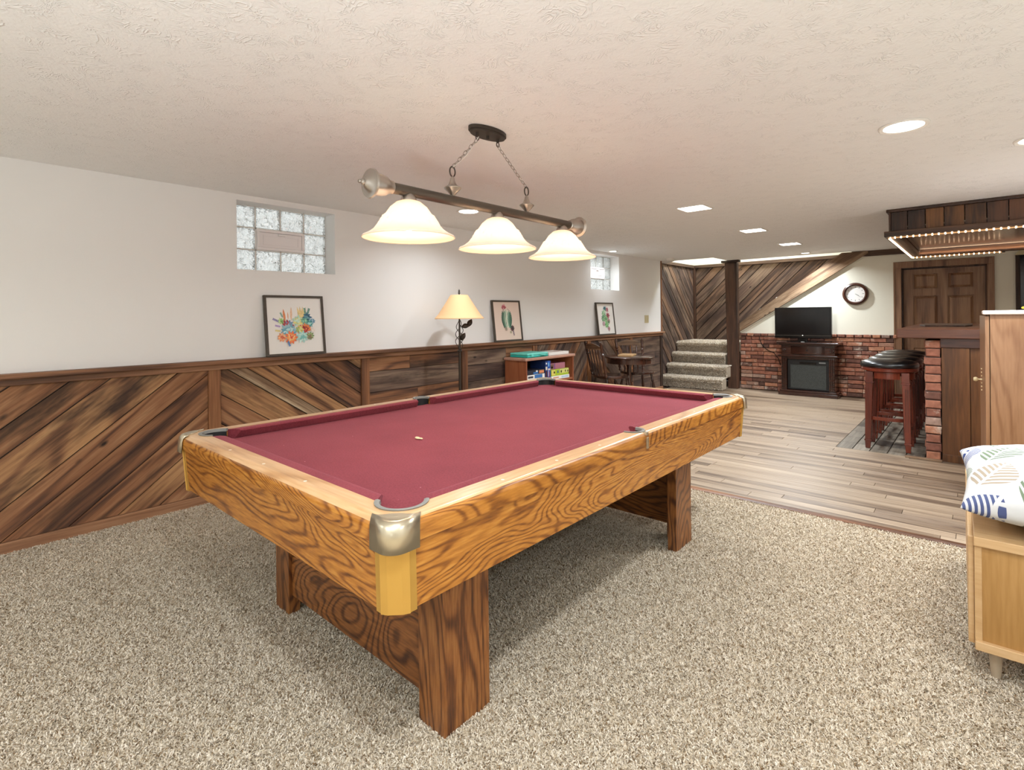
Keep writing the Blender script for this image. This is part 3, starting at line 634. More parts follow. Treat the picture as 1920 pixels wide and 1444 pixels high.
for i in range(5):
    for j in range(7):
        if i in (1, 3) and j in (1, 3, 5): q.box(xs[i], xs[i+1], yd+0.020, yd+0.034, zs[j], zs[j+1])
        else: q.box(xs[i], xs[i+1], yd, yd+0.035, zs[j], zs[j+1])
dl = obj('door_leaf', q, M['door'], d1)
for i in (1, 3):
    for j in (1, 3, 5):
        a, b, c, d = xs[i]+0.012, xs[i+1]-0.012, zs[j]+0.012, zs[j+1]-0.012; e = 0.03
        q = MB().add([(a,yd+0.020,c),(b,yd+0.020,c),(b,yd+0.020,d),(a,yd+0.020,d),(a+e,yd+0.003,c+e),(b-e,yd+0.003,c+e),(b-e,yd+0.003,d-e),(a+e,yd+0.003,d-e)], [(4,5,6,7),(0,1,5,4),(1,2,6,5),(2,3,7,6),(3,0,4,7),(3,2,1,0)])
        obj('door_panel', q, M['door'], d1)
# framed dark panel right of the door
t = thing('wall_mirror', 'dark tall wooden frame with black glass right of the door, cut by the photo edge', 'mirror', (0.42, YF, 1.2))
q = MB(); q.box(0.40, 0.445, YF-0.05, YF-0.001, 1.10, 2.10); q.box(1.05, 1.095, YF-0.05, YF-0.001, 1.10, 2.10); q.box(0.445, 1.05, YF-0.05, YF-0.001, 1.10, 1.15)
obj('frame', q, M['dark_z'], t, bevel=0.004); obj('crown', MB().prism([(0.39, 2.08), (0.46, 2.175), (1.035, 2.175), (1.105, 2.08)], YF-0.055, YF-0.001, lambda a, b, z: (a, z, b)), M['beige'], t, bevel=0.004)
obj('glass', MB().box(0.445, 1.05, YF-0.03, YF-0.01, 1.15, 2.08), M['tv'], t)

# ------------------------------------------------------------------ stair alcove: wood walls, upper shaft
XA, YB, ZT = -4.42, 10.70, 2.345
wsl = struct('wall_stair_left', MB().box(XA-0.1, XA, 8.73, YB+0.1, 0, ZT), M['black'])
wsb = struct('wall_stair_back', MB().box(XA, XR, YB, YB+0.1, 0, ZT), M['black'])
boards(wsl, (XA, 0, 0), (0,1,0), (0,0,1), rect(8.74, YB-0.02, 0.0, ZT-0.06), math.radians(-46), rcuts(off(math.radians(-46), 8.74, 0)-0.1, off(math.radians(-46), YB, ZT)+0.1, [0.145, 0.19, 0.12, 0.16]), 0.018, [bd, bd, bd2, bd], gap=0.013)
boards(wsb, (0, YB, 0), (1,0,0), (0,0,1), rect(XA+0.07, -0.9, 0.0, ZT-0.06), math.radians(45), rcuts(off(math.radians(45), -0.9, 0)-0.1, off(math.radians(45), XA, ZT)+0.1, [0.19, 0.15, 0.22, 0.13, 0.20]), 0.018, [bd, bd2, bd, bd, bd2], gap=0.014)
struct('trim_5', MB().box(XA, XA+0.05, 8.76, YB-0.03, ZT-0.06, ZT), M['dark_y'], bevel=0.003)
struct('trim_6', MB().box(XA+0.05, -1.2, YB-0.05, YB-0.0, ZT-0.06, ZT), M['dark_x'], bevel=0.003)
struct('trim_7', MB().box(XA+0.02, XA+0.065, YB-0.055, YB-0.022, 0.8, ZT-0.06), M['dark_z'])
struct('trim_8', MB().box(XL-0.22, XL+0.012, 8.73, 8.765, 0, ZC-0.002), M['batten'], bevel=0.003)
# upper shaft
q = MB(); q.box(XA-0.12, XA-0.1, 8.8, YB+0.12, ZT, 4.3); q.box(XA-0.1, -0.9, YB+0.1, YB+0.12, ZT, 4.3); q.box(-3.33, -0.9, 9.66, 9.68, ZC+0.12, 4.3); q.box(XA-0.1, -3.33, 8.80, 8.85, ZC+0.12, 4.3); q.box(-3.33, -3.31, 8.85, 9.66, ZC+0.12, 4.3); q.box(-0.9, -0.88, 9.66, YB+0.12, ZC+0.12, 4.3)
struct('wall_stair_upper', q, M['wall_far'], fix=False)
struct('ceiling_stair', MB().box(XA-0.12, -0.88, 8.8, YB+0.12, 4.3, 4.34), M['wall_far'])
# post
t = thing('wood_post', 'square rough dark brown post between carpeted stairs and brick wall', 'post', (-3.25, 9.70, 0))
obj('shaft', MB().add([(-3.345,9.60,0),(-3.175,9.60,0),(-3.175,9.715,0),(-3.345,9.715,0),(-3.385,9.60,2.25),(-3.175,9.60,2.25),(-3.175,9.715,2.25),(-3.385,9.715,2.25)], [(0,3,2,1),(4,5,6,7),(0,1,5,4),(1,2,6,5),(2,3,7,6),(3,0,4,7)]), M['dark_z'], t, bevel=0.006)
obj('post_cap', MB().box(-3.43, -3.12, 9.55, 9.655, 2.25, 2.288), M['dark_x'], t, bevel=0.004)
# stringer
t = thing('stair_stringer', 'broad pale weathered diagonal board rising along the stairs above the television', 'stringer', (-3.17, 9.70, 1.0))
sl = 0.6413
poly = [(-3.165, 1.02), (-1.24, 2.252), (-1.24, 2.285), (-1.59, 2.285), (-3.165, 1.165)]
plank('board', poly, (0, 9.745, 0), (1,0,0), (0,0,1), math.atan(sl), 0.055, M['stringer'], t)
obj('edge_strip', MB().obox((-2.21, 9.735, 1.618), (1,0,sl), (0,1,0), (-sl,0,1), 1.135, 0.012, 0.009), M['wall_far'], t)
# carpeted steps
t = thing('staircase', 'carpeted taupe steps rising left of the wooden post', 'stairs', (-3.85, 9.1, 0))
fy = [9.13, 9.36, 9.58, 9.80]; g2 = np.random.default_rng(9)
def rounded_step(x0, x1, y0, y1, z0, z1, r=0.035):
    pr = [(y1, z0), (y0+0.02, z0), (y0+0.02, z1-0.09), (y0, z1-0.06)] + [(y0+r-r*math.cos(a), z1-r+r*math.sin(a)) for a in [PI/8*k for k in range(5)]] + [(y1, z1)]
    return pr
for i in range(4):
    x0, x1 = XA+0.03, (-3.29, -3.29, -3.392, -3.40)[i]; y1 = fy[i+1]+0.02 if i < 3 else YB-0.055
    pr = rounded_step(0, 0, fy[i], y1, 0.2*i if i else 0.0, 0.2*(i+1))
    mb_ = MB().prism(pr, x0, x1, lambda a, b, z: (z, a, b)); o = obj('step', mb_, M['stair_carpet'], t, bevel=0.02)
    # pile on riser, tread and side
    n = 9000; u = g2.uniform(0, 1, n); xs_ = g2.uniform(x0, x1+0.01, n)
    segs = pr[1:]; Ls = np.cumsum([0] + [math.dist(segs[k], segs[k+1]) for k in range(len(segs)-1)]); tt = u*Ls[-1]; yy = np.interp(tt, Ls, [p[0] for p in segs]); zz = np.interp(tt, Ls, [p[1] for p in segs])
    ny_, nz_ = np.where(zz > 0.2*(i+1)-0.02, 0.2, -1.0), np.where(zz > 0.2*(i+1)-0.05, 1.0, 0.15)
    a = g2.uniform(0, 2*PI, n); hh = 0.014; wv = 0.006; v = np.empty((n, 4, 3)); c = np.cos(a)*wv
    jx, jy, jz = g2.uniform(-1, 1, n)*0.007, g2.uniform(-1, 1, n)*0.007, g2.uniform(-1, 1, n)*0.007
    for k_, (sx, e) in enumerate(((-1, 0), (1, 0), (1, 1), (-1, 1))):
        v[:,k_,0] = xs_ + sx*c + e*jx; v[:,k_,1] = yy + sx*np.sin(a)*wv*0.5 + e*(ny_*hh+jy); v[:,k_,2] = zz + sx*np.sin(a)*wv*0.5 + e*(nz_*hh+jz)
    v = v.reshape(-1, 3) - np.array(t.location)
    pile = grid_mesh('carpet_pile', v, [[(0,0,0.02),(0.001,0,0.02),(0.001,0.001,0.02),(0,0.001,0.02)]], M['stair_carpet'], g2.uniform(0.1, 1.0, n), parent=o)
for i in range(4):          # upper flight behind the stringer
    x = -3.05 + 0.285*i; z = 1.0 + 0.19*(i+1) + 0.09
    obj('upper_step', MB().box(x, x+0.30, 9.86, YB-0.05, z-0.27, z-0.09), M['stair_carpet'], t, bevel=0.02)
for i, (x, z) in enumerate([(-2.804, 1.408), (-2.535, 1.600), (-2.26, 1.786), (-1.98, 1.985), (-1.734, 2.165)]):
    obj('tread_end', MB().ball((x, 9.765, z-0.022), 0.05, 12, 8, (1.1, 0.5, 0.8)), M['white'], t, smooth=True)

# ------------------------------------------------------------------ ceiling fixtures
def area_light(name, loc, size, power, col, parent=None, shape='DISK', size_y=None, spread=150):
    l = bpy.data.lights.new(name, 'AREA'); l.shape = shape; l.size = size; l.energy = power; l.color = col; l.spread = math.radians(spread)
    if size_y: l.size_y = size_y
    o = bpy.data.objects.new(name, l); C.objects.link(o); o.location = loc
    if parent: o.parent = parent; o.location = Vector(loc) - OFF[parent.name]
    return o
def round_light(x, y, r, label, power=CAN_W, group='round downlights in the ceiling'):
    t = thing('round_downlight', label, 'ceiling light', (x, y, ZC), group)
    q = MB().lathe([(r, -0.001), (r+0.022, -0.001), (r+0.022, -0.006), (r+0.016, -0.010), (r, -0.006)], (x, y, ZC), 'z', 32, cap=False); obj('trim_ring', q, M['white_trim'], t, smooth=True)
    obj('diffuser', MB().lathe([(r, -0.006), (r, -0.002)], (x, y, ZC), 'z', 32), M['diffuser'], t)
    area_light('lamp', (x, y, ZC-0.012), 2*r*0.9, power, CAN_COL, t)
def square_light(x, y, s, label, power=PANEL_W):
    t = thing('square_downlight', label, 'ceiling light', (x, y, ZC), 'square recessed ceiling lights in one row'); h = s/2
    q = MB(); q.box(x-h-0.015, x+h+0.015, y-h-0.015, y-h, ZC-0.008, ZC-0.001); q.box(x-h-0.015, x+h+0.015, y+h, y+h+0.015, ZC-0.008, ZC-0.001); q.box(x-h-0.015, x-h, y-h, y+h, ZC-0.008, ZC-0.001); q.box(x+h, x+h+0.015, y-h, y+h, ZC-0.008, ZC-0.001)
    obj('trim_ring', q, M['white_trim'], t); obj('diffuser', MB().box(x-h, x+h, y-h, y+h, ZC-0.006, ZC-0.002), M['diffuser'], t)
    area_light('lamp', (x, y, ZC-0.012), s*0.9, power, CAN_COL, t, 'SQUARE')
round_light(-0.270, 3.335, 0.086, 'large round recessed downlight in upper right of ceiling')
round_light(0.270, 4.10, 0.086, 'round recessed downlight cut off by the right photo edge')
round_light(-3.42, 3.28, 0.086, 'round recessed downlight seen just behind the pendant bar', CAN_W*0.38)
round_light(-4.045, 6.845, 0.05, 'small round recessed downlight by the far glass block window', CAN_W*0.2)
round_light(-2.017, 9.295, 0.055, 'small round recessed downlight in front of the diagonal stair board', CAN_W*1.15)
square_light(-1.88, 4.60, 0.225, 'square recessed ceiling light nearest the pool table')
square_light(-1.90, 6.31, 0.225, 'square recessed ceiling light in the middle of the row of three')
square_light(-1.905, 7.915, 0.225, 'square recessed ceiling light farthest from the pool table')
# the same fittings carry on behind the camera
for x, y, lb in ((-0.30, 0.35, 'round recessed downlight above and just left of the camera'), (-3.1, -1.7, 'round recessed downlight behind the camera by the left wall'), (-1.0, -1.3, 'round recessed downlight behind the camera in mid room'), (1.2, 1.2, 'round recessed downlight right of the camera'), (0.9, 5.0, 'round recessed downlight right of the tall cabinet')):
    round_light(x, y, 0.086, lb, CAN_W, 'downlights outside the photo')
area_light('stairwell_lamp', (-3.2, 10.1, 4.2), 0.5, 90, CAN_COL)
sd = tag(obj('smoke_detector', MB().lathe([(0.0, -0.045), (0.04, -0.045), (0.058, -0.035), (0.065, -0.012), (0.065, -0.0005)], (-3.87, 8.42, ZC), 'z', 24), M['white_trim'], smooth=True), 'small white round smoke detector on the ceiling by the stairs', 'smoke detector')

# pendant billiard light ---------------------------------------------
LX, LZ = -1.865, 1.893; PY = (1.425, 1.995, 2.565)
t = thing('billiard_pendant', 'pewter bar pendant with three ribbed frosted glass bell shades over table', 'pendant light', (LX, 1.96, ZC))
obj('bar', MB().lathe([(0.024, 1.335), (0.024, 2.64)], (LX, 0, LZ), 'y', 24), M['pewter'], t, smooth=True)
cap = [(0.006, -0.16), (0.009, -0.155), (0.005, -0.148), (0.013, -0.142), (0.013, -0.135), (0.022, -0.13), (0.038, -0.112), (0.060, -0.108), (0.062, -0.10), (0.048, -0.094), (0.047, -0.06), (0.042, -0.035), (0.030, -0.016), (0.029, 0.0), (0.024, 0.004)]
obj('end_cap', MB().lathe(cap, (LX, 1.335, LZ), 'y', 28), M['steel'], t, smooth=True)
obj('end_cap', MB().lathe([(r, -h) for r, h in cap], (LX, 2.64, LZ), 'y', 28), M['steel'], t, smooth=True)
prof = [(0.030, 0), (0.052, -0.008), (0.078, -0.030), (0.100, -0.062), (0.108, -0.068), (0.116, -0.082), (0.124, -0.095), (0.132, -0.110), (0.150, -0.128), (0.170, -0.143), (0.186, -0.152), (0.196, -0.156), (0.199, -0.162)]
for y in PY:
    seg = 96; vs = []; n = len(prof); zt = LZ-0.045
    for j, (r, h) in enumerate(prof):
        for k in range(seg):
            a = 2*PI*k/seg; rib = 0.0
            if 4 <= j <= 7: rib = 0.0045*math.sin(a*26 + (j-5.5)*1.7)
            vs.append((LX+(r+rib)*math.cos(a), y+(r+rib)*math.sin(a), zt+h))
    q = MB().add(vs, [(j*seg+k, j*seg+(k+1) % seg, (j+1)*seg+(k+1) % seg, (j+1)*seg+k) for j in range(n-1) for k in range(seg)])
    s_ = obj('glass_shade', q, [M['shade_in'], M['shade']], t, smooth=True, fix=False); md = s_.modifiers.new('thick', 'SOLIDIFY'); md.thickness = 0.004; md.offset = SOFF; md.material_offset = 1
    obj('shade_fitter', MB().lathe([(0.020, 0.0), (0.030, -0.012), (0.036, -0.03), (0.033, -0.04)], (LX, y, LZ-0.012), 'z', 20), M['steel'], t, smooth=True)
    obj('bulb', MB().ball((LX, y, zt-0.095), 0.032, 16, 10, (1, 1, 1.2)), M['bulb'], t, smooth=True)
    l = bpy.data.lights.new('bulb_light', 'POINT'); l.energy = PEND_W; l.color = PEND_COL; l.shadow_soft_size = 0.03; o = bpy.data.objects.new('bulb_light', l); C.objects.link(o); o.parent = t; o.location = Vector((LX, y, zt-0.145)) - OFF[t.name]
cy_ = 1.885
q = MB(); ell = [(math.cos(2*PI*k/40), math.sin(2*PI*k/40)) for k in range(40)]
cyp = 1.93
q.prism([(LX+0.060*c, cyp+0.125*s) for c, s in ell], ZC-0.018, ZC-0.001); q.prism([(LX+0.054*c, cyp+0.115*s) for c, s in ell], ZC-0.028, ZC-0.018)
for dy in (-0.075, 0, 0.075): q.lathe([(0.008, -0.028), (0.008, -0.042), (0.004, -0.046)], (LX, cyp+dy, ZC), 'z', 10)
obj('ceiling_plate', q, M['iron'], t, smooth=True)
loops = ((cyp-0.075, 1.685), (cyp+0.075, 2.235))
for (ya, yb) in loops:
    obj('hanger', MB().lathe([(0.010, 0.022), (0.014, 0.030), (0.040, 0.055), (0.042, 0.060), (0.020, 0.075), (0.012, 0.095), (0.010, 0.105), (0.005, 0.115)], (LX, yb, LZ), 'z', 20), M['steel'], t, smooth=True)
    obj('hook', MB().tube([(LX, yb+0.017*math.sin(a), LZ+0.138+0.024*math.cos(a)) for a in [2*PI*k/16 for k in range(16)]], 0.0035, 6, True), M['iron'], t, smooth=True)
    obj('hook', MB().tube([(LX, ya+0.010*math.sin(a), ZC-0.055+0.012*math.cos(a)) for a in [2*PI*k/12 for k in range(12)]], 0.0025, 6, True), M['iron'], t, smooth=True)
    p0, p1 = Vector((LX, ya, ZC-0.062)), Vector((LX, yb, LZ+0.158)); d = (p1-p0); Ln = d.length; d.normalize(); nl = int(Ln/0.026); e1 = Vector((1,0,0)); e2 = d.cross(e1); q = MB()
    for k in range(nl):
        c = p0 + d*(Ln*(k+0.5)/nl); s1 = e1 if k % 2 else e2
        q.tube([c + d*(0.017*math.cos(a)) + s1*(0.008*math.sin(a)) for a in [2*PI*m/10 for m in range(10)]], 0.0016, 5, True)
    obj('chain', q, M['chain'], t, smooth=True)
obj('wire', MB().tube([(LX+0.004, cyp-0.07+(1.685-cyp+0.07)*k/10, ZC-0.05+(LZ+0.16-ZC+0.05)*k/10 - 0.02*math.sin(PI*k/10)) for k in range(11)], 0.002, 5), M['white_trim'], t, smooth=True)

# ------------------------------------------------------------------ pool table
TX0, TX1, TY0, TY1, TZ, ZO = -2.768, -1.104, 0.778, 3.515, 0.812, 0.786
TC = ((TX0+TX1)/2, (TY0+TY1)/2)
pt = thing('pool_table', 'oak grained pool table with burgundy felt and brass corners on cream carpet', 'pool table', (TC[0], TC[1], 0))
RW, CWd, ZB = 0.084, 0.050, 0.768
ix0, ix1, iy0, iy1 = TX0+RW, TX1-RW, TY0+RW, TY1-RW
PR, SR = 0.075, 0.058; d_ = 0.045
RB = 0.030
def topz(x, y): d = max(0, min(x-TX0, TX1-x, y-TY0, TY1-y, RB)); return TZ - RB + math.sqrt(max(0, RB**2-(RB-d)**2))
def rail_mb(poly):
    q = MB(); n = len(poly); vs = [(x, y, ZO-0.036) for x, y in poly] + [(x, y, TZ) for x, y in poly]
    q.cm = 1; q.add(vs, [tuple(range(n))[::-1]] + [(i, (i+1) % n, n+(i+1) % n, n+i) for i in range(n)]); q.cm = 0; q.f.append(tuple(range(n, 2*n))); q.m.append(0); return q
corners = {(-1,-1): (ix0+d_, iy0+d_), (1,-1): (ix1-d_, iy0+d_), (1,1): (ix1-d_, iy1-d_), (-1,1): (ix0+d_, iy1-d_)}
sides = {-1: (ix0-0.006, TC[1]), 1: (ix1+0.006, TC[1])}
def arc(c, r, a0, a1, n=10): return [(c[0]+r*math.cos(a0+(a1-a0)*k/n), c[1]+r*math.sin(a0+(a1-a0)*k/n)) for k in range(n+1)]
CR = 0.042
def cornerarc(a0, a1):   # rounded outer corner at (TX1, TY0); 0 = on the short side, 90 = on the long side
    return [(TX1-CR+CR*math.sin(math.radians(a)), TY0+CR-CR*math.cos(math.radians(a))) for a in np.linspace(a0, a1, 5)]
def outer_dist(x, y):
    u, v = (TX1-TX0)/2-abs(x-TC[0]), (TY1-TY0)/2-abs(y-TC[1])
    return CR-math.hypot(CR-u, CR-v) if u < CR and v < CR else min(u, v)
def long_half(sx, sy):
    # built for sx=+1, sy=-1 quarter then mirrored
    cx, cyy = corners[(1,-1)]; sxp, syp = sides[1]
    dd = math.sqrt(PR**2 - d_**2) if PR > d_ else 0
    a_end = math.acos((ix1-cx)/PR)                     # where inner edge line meets corner circle (above centre)
    p = cornerarc(45, 90) + [(TX1, TC[1])]
    p += [(sxp+SR, TC[1])]
    b_end = math.acos((sxp-ix1)/SR)
    p += arc((sxp, syp), SR, 0, -(PI-b_end), 8)[1:]
    p += arc((cx, cyy), PR, a_end, -PI/4, 8)
    X_ = (lambda x: x) if sx > 0 else (lambda x: 2*TC[0]-x); Y_ = (lambda y: y) if sy < 0 else (lambda y: 2*TC[1]-y)
    return [(X_(a), Y_(b)) for a, b in p]
def short_rail(sy):
    cx, cyy = corners[(1,-1)]; a_end = math.asin((cyy-iy0)/PR)
    # keep only the arc up to the inner edge line
    ae = math.asin(min(1, (cyy-iy0)/PR)); right = arc((cx, cyy), PR, -PI/4, -(PI-ae), 10)
    left = [(2*TC[0]-a, b) for a, b in right][::-1]
    p = cornerarc(0, 45)[:] + right + left + [(2*TC[0]-a, b) for a, b in cornerarc(0, 45)[::-1]]
    Y_ = (lambda y: y) if sy < 0 else (lambda y: 2*TC[1]-y)
    return [(a, Y_(b)) for a, b in p]
for sx in (-1, 1):
    for sy in (-1, 1): obj('rail', rail_mb(long_half(sx, sy)), [M['rail_y'], M['oak_y']], pt, edge_roll=True)
for sy in (-1, 1): obj('rail', rail_mb(short_rail(sy)), [M['rail_x'], M['oak_x']], pt, edge_roll=True)
# bed cloth with pocket cut-outs, slate
def bed_poly():
    out = []; e = 0.02
    X0, X1, Y0, Y1 = ix0-e, ix1+e, iy0-e, iy1+e
    hc = 0.10
    out += [(X0+hc, Y0), (X1-hc, Y0)] + [(X1-hc*0.45, Y0+hc*0.45), (X1, Y0+hc)]
    for (px, s0) in ((X1, -1),): out += [(px, TC[1]-0.058), (px-0.012, TC[1]-0.04), (px-0.018, TC[1]), (px-0.012, TC[1]+0.04), (px, TC[1]+0.058)]
    out += [(X1, Y1-hc), (X1-hc*0.45, Y1-hc*0.45), (X1-hc, Y1), (X0+hc, Y1), (X0+hc*0.45, Y1-hc*0.45), (X0, Y1-hc)]
    out += [(X0, TC[1]+0.058), (X0+0.012, TC[1]+0.04), (X0+0.018, TC[1]), (X0+0.012, TC[1]-0.04), (X0, TC[1]-0.058)]
    out += [(X0, Y0+hc), (X0+hc*0.45, Y0+hc*0.45)]
    return out
obj('bed_cloth', MB().prism(bed_poly(), ZB-0.02, ZB), M['felt'], pt)
# cushions
def cushion(p0, p1, nrm, t0, t1):
    # p0->p1 along the wood edge, nrm towards the table centre, t0/t1 taper at the ends
    p0, p1, nrm = Vector(p0), Vector(p1), Vector(nrm); d = (p1-p0).normalized()
    sec = [(0, 0.0, 0), (0, TZ-ZB-0.001, 0), (CWd*0.55, TZ-ZB+0.001, 0.55), (CWd-0.006, TZ-ZB-0.001, 0.95), (CWd, TZ-ZB-0.007, 1), (CWd-0.003, TZ-ZB-0.014, 0.97), (CWd*0.55, 0.002, 0.6)]
    vs = []
    for base, tt, s in ((p0, t0, 1), (p1, t1, -1)):
        for o_, z, k in sec: q_ = base + nrm*o_ + d*(s*tt*k); vs.append((q_.x, q_.y, ZB+z))
    n = len(sec)
    return MB().add(vs, [tuple(range(n)), tuple(range(n, 2*n))[::-1]] + [(i, (i+1) % n, n+(i+1) % n, n+i) for i in range(n)])
cg, sg = 0.105, 0.0585
for sx, xx in ((1, ix1), (-1, ix0)):
    for (ya, yb, ta, tb) in ((iy0+cg, TC[1]-sg, 0.040, 0.016), (TC[1]+sg, iy1-cg, 0.016, 0.040)):
        obj('cushion', cushion((xx, ya, 0), (xx, yb, 0), (-sx, 0, 0), ta, tb), M['felt'], pt, smooth=True)
for sy, yy in ((1, iy1), (-1, iy0)): obj('cushion', cushion((ix0+cg, yy, 0), (ix1-cg, yy, 0), (0, -sy, 0), 0.040, 0.040), M['felt'], pt, smooth=True)
# pockets
def pocket(c, r, a0, a1, cen):
    n = 18; q = MB(); z1, z0 = TZ-0.004, 0.66
    A = [a0+(a1-a0)*k/n for k in range(n+1)]
    vs = []
    for z, rr in ((z1, r-0.001), (z1, r-0.010), (0.74, r-0.010), (z0, r-0.02), (z0, r-0.001)):
        for a in A: vs.append((c[0]+rr*math.cos(a), c[1]+rr*math.sin(a), z))
    m = n+1; q.add(vs, [(i*m+k, i*m+k+1, (i+1)*m+k+1, (i+1)*m+k) for i in range(4) for k in range(n)])
    full = [(c[0]+(r-0.012)*math.cos(2*PI*k/20), c[1]+(r-0.012)*math.sin(2*PI*k/20)) for k in range(20)]
    q.prism(full, z0-0.005, z0)
    pk = obj('pocket', q, M['rubber'], pt, smooth=True)
    q = MB(); vs = []
    for dz, rr in ((-0.006, r-0.001), (0.004, r+0.003), (0.0055, r-0.004), (0.003, r-0.012), (-0.008, r-0.014)):
        for i_, a in enumerate(A):
            vs.append((c[0]+rr*math.cos(a), c[1]+rr*math.sin(a), TZ+dz))
    q.add(vs, [(i*m+k, i*m+k+1, (i+1)*m+k+1, (i+1)*m+k) for i in range(4) for k in range(n)] + [tuple(i*m for i in range(5)), tuple(i*m+n for i in range(5))])
    obj('pocket_rim', q, M['liner'], pk, smooth=True, label='grey pocket rim')
for (sx, sy), c in corners.items():
    mid = math.atan2(sy, sx); pocket(c, PR, mid-math.radians(99), mid+math.radians(99), None)
for sx, c in sides.items():
    mid = 0 if sx > 0 else PI; pocket(c, SR, mid-math.radians(96), mid+math.radians(96), None)
# cabinet panels with tapered skirt, corner posts and caps
AZ0, AZ1, tap = 0.566, ZO-0.0365, 0.020
for nm, (xa, ya, xb, yb, nx, ny) in {'front': (TX0+0.075, TY0+0.008, TX1-0.075, TY0+0.008, 0, 1), 'back': (TX0+0.075, TY1-0.008, TX1-0.075, TY1-0.008, 0, -1), 'right': (TX1-0.008, TY0+0.075, TX1-0.008, TY1-0.075, -1, 0), 'left': (TX0+0.008, TY0+0.075, TX0+0.008, TY1-0.075, 1, 0)}.items():
    vs = []
    for z, k in ((AZ1, 0), (AZ0, tap-0.008)):
        for t_ in (0, 0.022): vs += [(xa+nx*(k+t_), ya+ny*(k+t_), z), (xb+nx*(k+t_), yb+ny*(k+t_), z)]
    q = MB().add(vs, [(0,1,5,4), (2,6,7,3), (0,2,3,1), (4,5,7,6), (0,4,6,2), (1,3,7,5)])
    obj('side_panel', q, M['oak_x'] if ny else M['oak_y'], pt)
obj('underside_panel', MB().box(TX0+0.06, TX1-0.06, TY0+0.06, TY1-0.06, AZ0+0.01, AZ0+0.03), M['black'], pt)
for sx in (-1, 1):
    for sy in (-1, 1):
        X_ = lambda x: TC[0] + sx*((TX1-TC[0])-x); Y_ = lambda y: TC[1] + sy*((TY1-TC[1])-y)   # x,y = inset from the corner
        # gold post: fluted rounded corner strip
        pl = [(0.082, 0.006), (0.060, 0.006), (0.058, 0.003), (0.040, 0.012), (0.026, 0.026), (0.012, 0.040), (0.003, 0.058), (0.006, 0.060), (0.006, 0.082), (0.020, 0.082), (0.082, 0.020)]
        q = MB(); n = len(pl); k = tap-0.008
        vs = [(X_(a), Y_(b), AZ1+0.004) for a, b in pl] + [(X_(a+k), Y_(b+k), AZ0-0.006) for a, b in pl]
        q.add(vs, [tuple(range(n)), tuple(range(n, 2*n))[::-1]] + [(i, (i+1) % n, n+(i+1) % n, n+i) for i in range(n)])
        obj('corner_post', q, M['gold'], pt, label='gold ribbed corner strip')
        # brass cap: skirt around the rounded corner + curved top plate
        R_ = 0.045; e = -0.003
        outer = [(0.088, e)] + [(R_+e - R_*math.cos(a)*1.0, R_+e - R_*math.sin(a)*1.0) for a in [PI/2 - PI/2*k_/8 for k_ in range(9)]] + [(e, 0.088)]
        inner = [(a+0.005 if i_ else a, b+0.005) for i_, (a, b) in enumerate(outer)]
        q = MB(); m_ = len(outer); vs = []
        for z, gr in ((TZ+0.0035, 0.020), (TZ-0.002, 0.009), (TZ-0.012, 0.002), (TZ-0.026, -0.001), (ZO-0.050, -0.004)):
            for a, b in outer:
                s_ = (a+b)/2; vs.append((X_(a+gr), Y_(b+gr), z))
        q.add(vs, [(i*m_+k_, i*m_+k_+1, (i+1)*m_+k_+1, (i+1)*m_+k_) for i in range(4) for k_ in range(m_-1)])
        # top plate with concave sides toward the pocket
        tipc = 0.128
        top = [(a+0.017, b+0.017) for a, b in outer]
        pa, pb = top[0], top[-1]
        def conc(p, qd, n_=6):   # from p to q bending towards the corner
            out = []
            for k_ in range(1, n_):
                u = k_/n_; mx_, my_ = (p[0]*0.52+qd[0]*0.48), (p[1]*0.52+qd[1]*0.48); cxp, cyp2 = mx_*0.86, my_*0.86
                out.append(((1-u)**2*p[0]+2*u*(1-u)*cxp+u*u*qd[0], (1-u)**2*p[1]+2*u*(1-u)*cyp2+u*u*qd[1]))
            return out
        tipA, tipB = (0.048, 0.070), (0.070, 0.048)
        polyT = top + conc(pb, tipA) + [tipA, tipB] + conc(tipB, pa)
        PT = [(X_(a), Y_(b)) for a, b in polyT]; n2_ = len(PT); q2 = MB().add([(a, b, TZ-0.002) for a, b in PT] + [(a, b, TZ+0.0045) for a, b in PT], [tuple(range(n2_))[::-1], tuple(range(n2_, 2*n2_))] + [(i, (i+1) % n2_, n2_+(i+1) % n2_, n2_+i) for i in range(n2_)])
        cp = obj('corner_cap', q, M['brass'], pt, smooth=True, fix=False, label='worn brass corner cap'); md = cp.modifiers.new('t', 'SOLIDIFY'); md.thickness = 0.004; md.offset = 0
        obj('cap_plate', q2, M['brass'], cp, bevel=0.0015)
for sx in (-1, 1):   # side pocket trims
    xo = TX1 if sx > 0 else TX0
    q = MB(); q.prism([(xo-sx*0.030, TC[1]-0.014), (xo+sx*0.002, TC[1]-0.010), (xo+sx*0.002, TC[1]+0.010), (xo-sx*0.030, TC[1]+0.014)], TZ-0.012, TZ+0.0015); q.box(min(xo, xo+sx*0.004), max(xo, xo+sx*0.004), TC[1]-0.010, TC[1]+0.010, ZO-0.045, ZO+0.005)
    obj('side_pocket_trim', q, M['brass'], pt, bevel=0.001)
for sx, xx in ((1, TX1-0.040), (-1, TX0+0.040)):
    for s in (-1, 1):
        for k in (1, 2, 3):
            yy = TC[1] + s*(k*0.29+0.04); obj('sight', MB().lathe([(0.006, 0.0), (0.006, 0.0006)], (xx, yy, topz(xx, yy)+0.0006), 'z', 10), M['sight'], pt)
for yy in (TY0+0.040, TY1-0.040):
    for k in (-1, 0, 1): obj('sight', MB().lathe([(0.006, 0.0), (0.006, 0.0006)], (TC[0]+k*0.31, yy, topz(TC[0], yy)+0.0006), 'z', 10), M['sight'], pt)
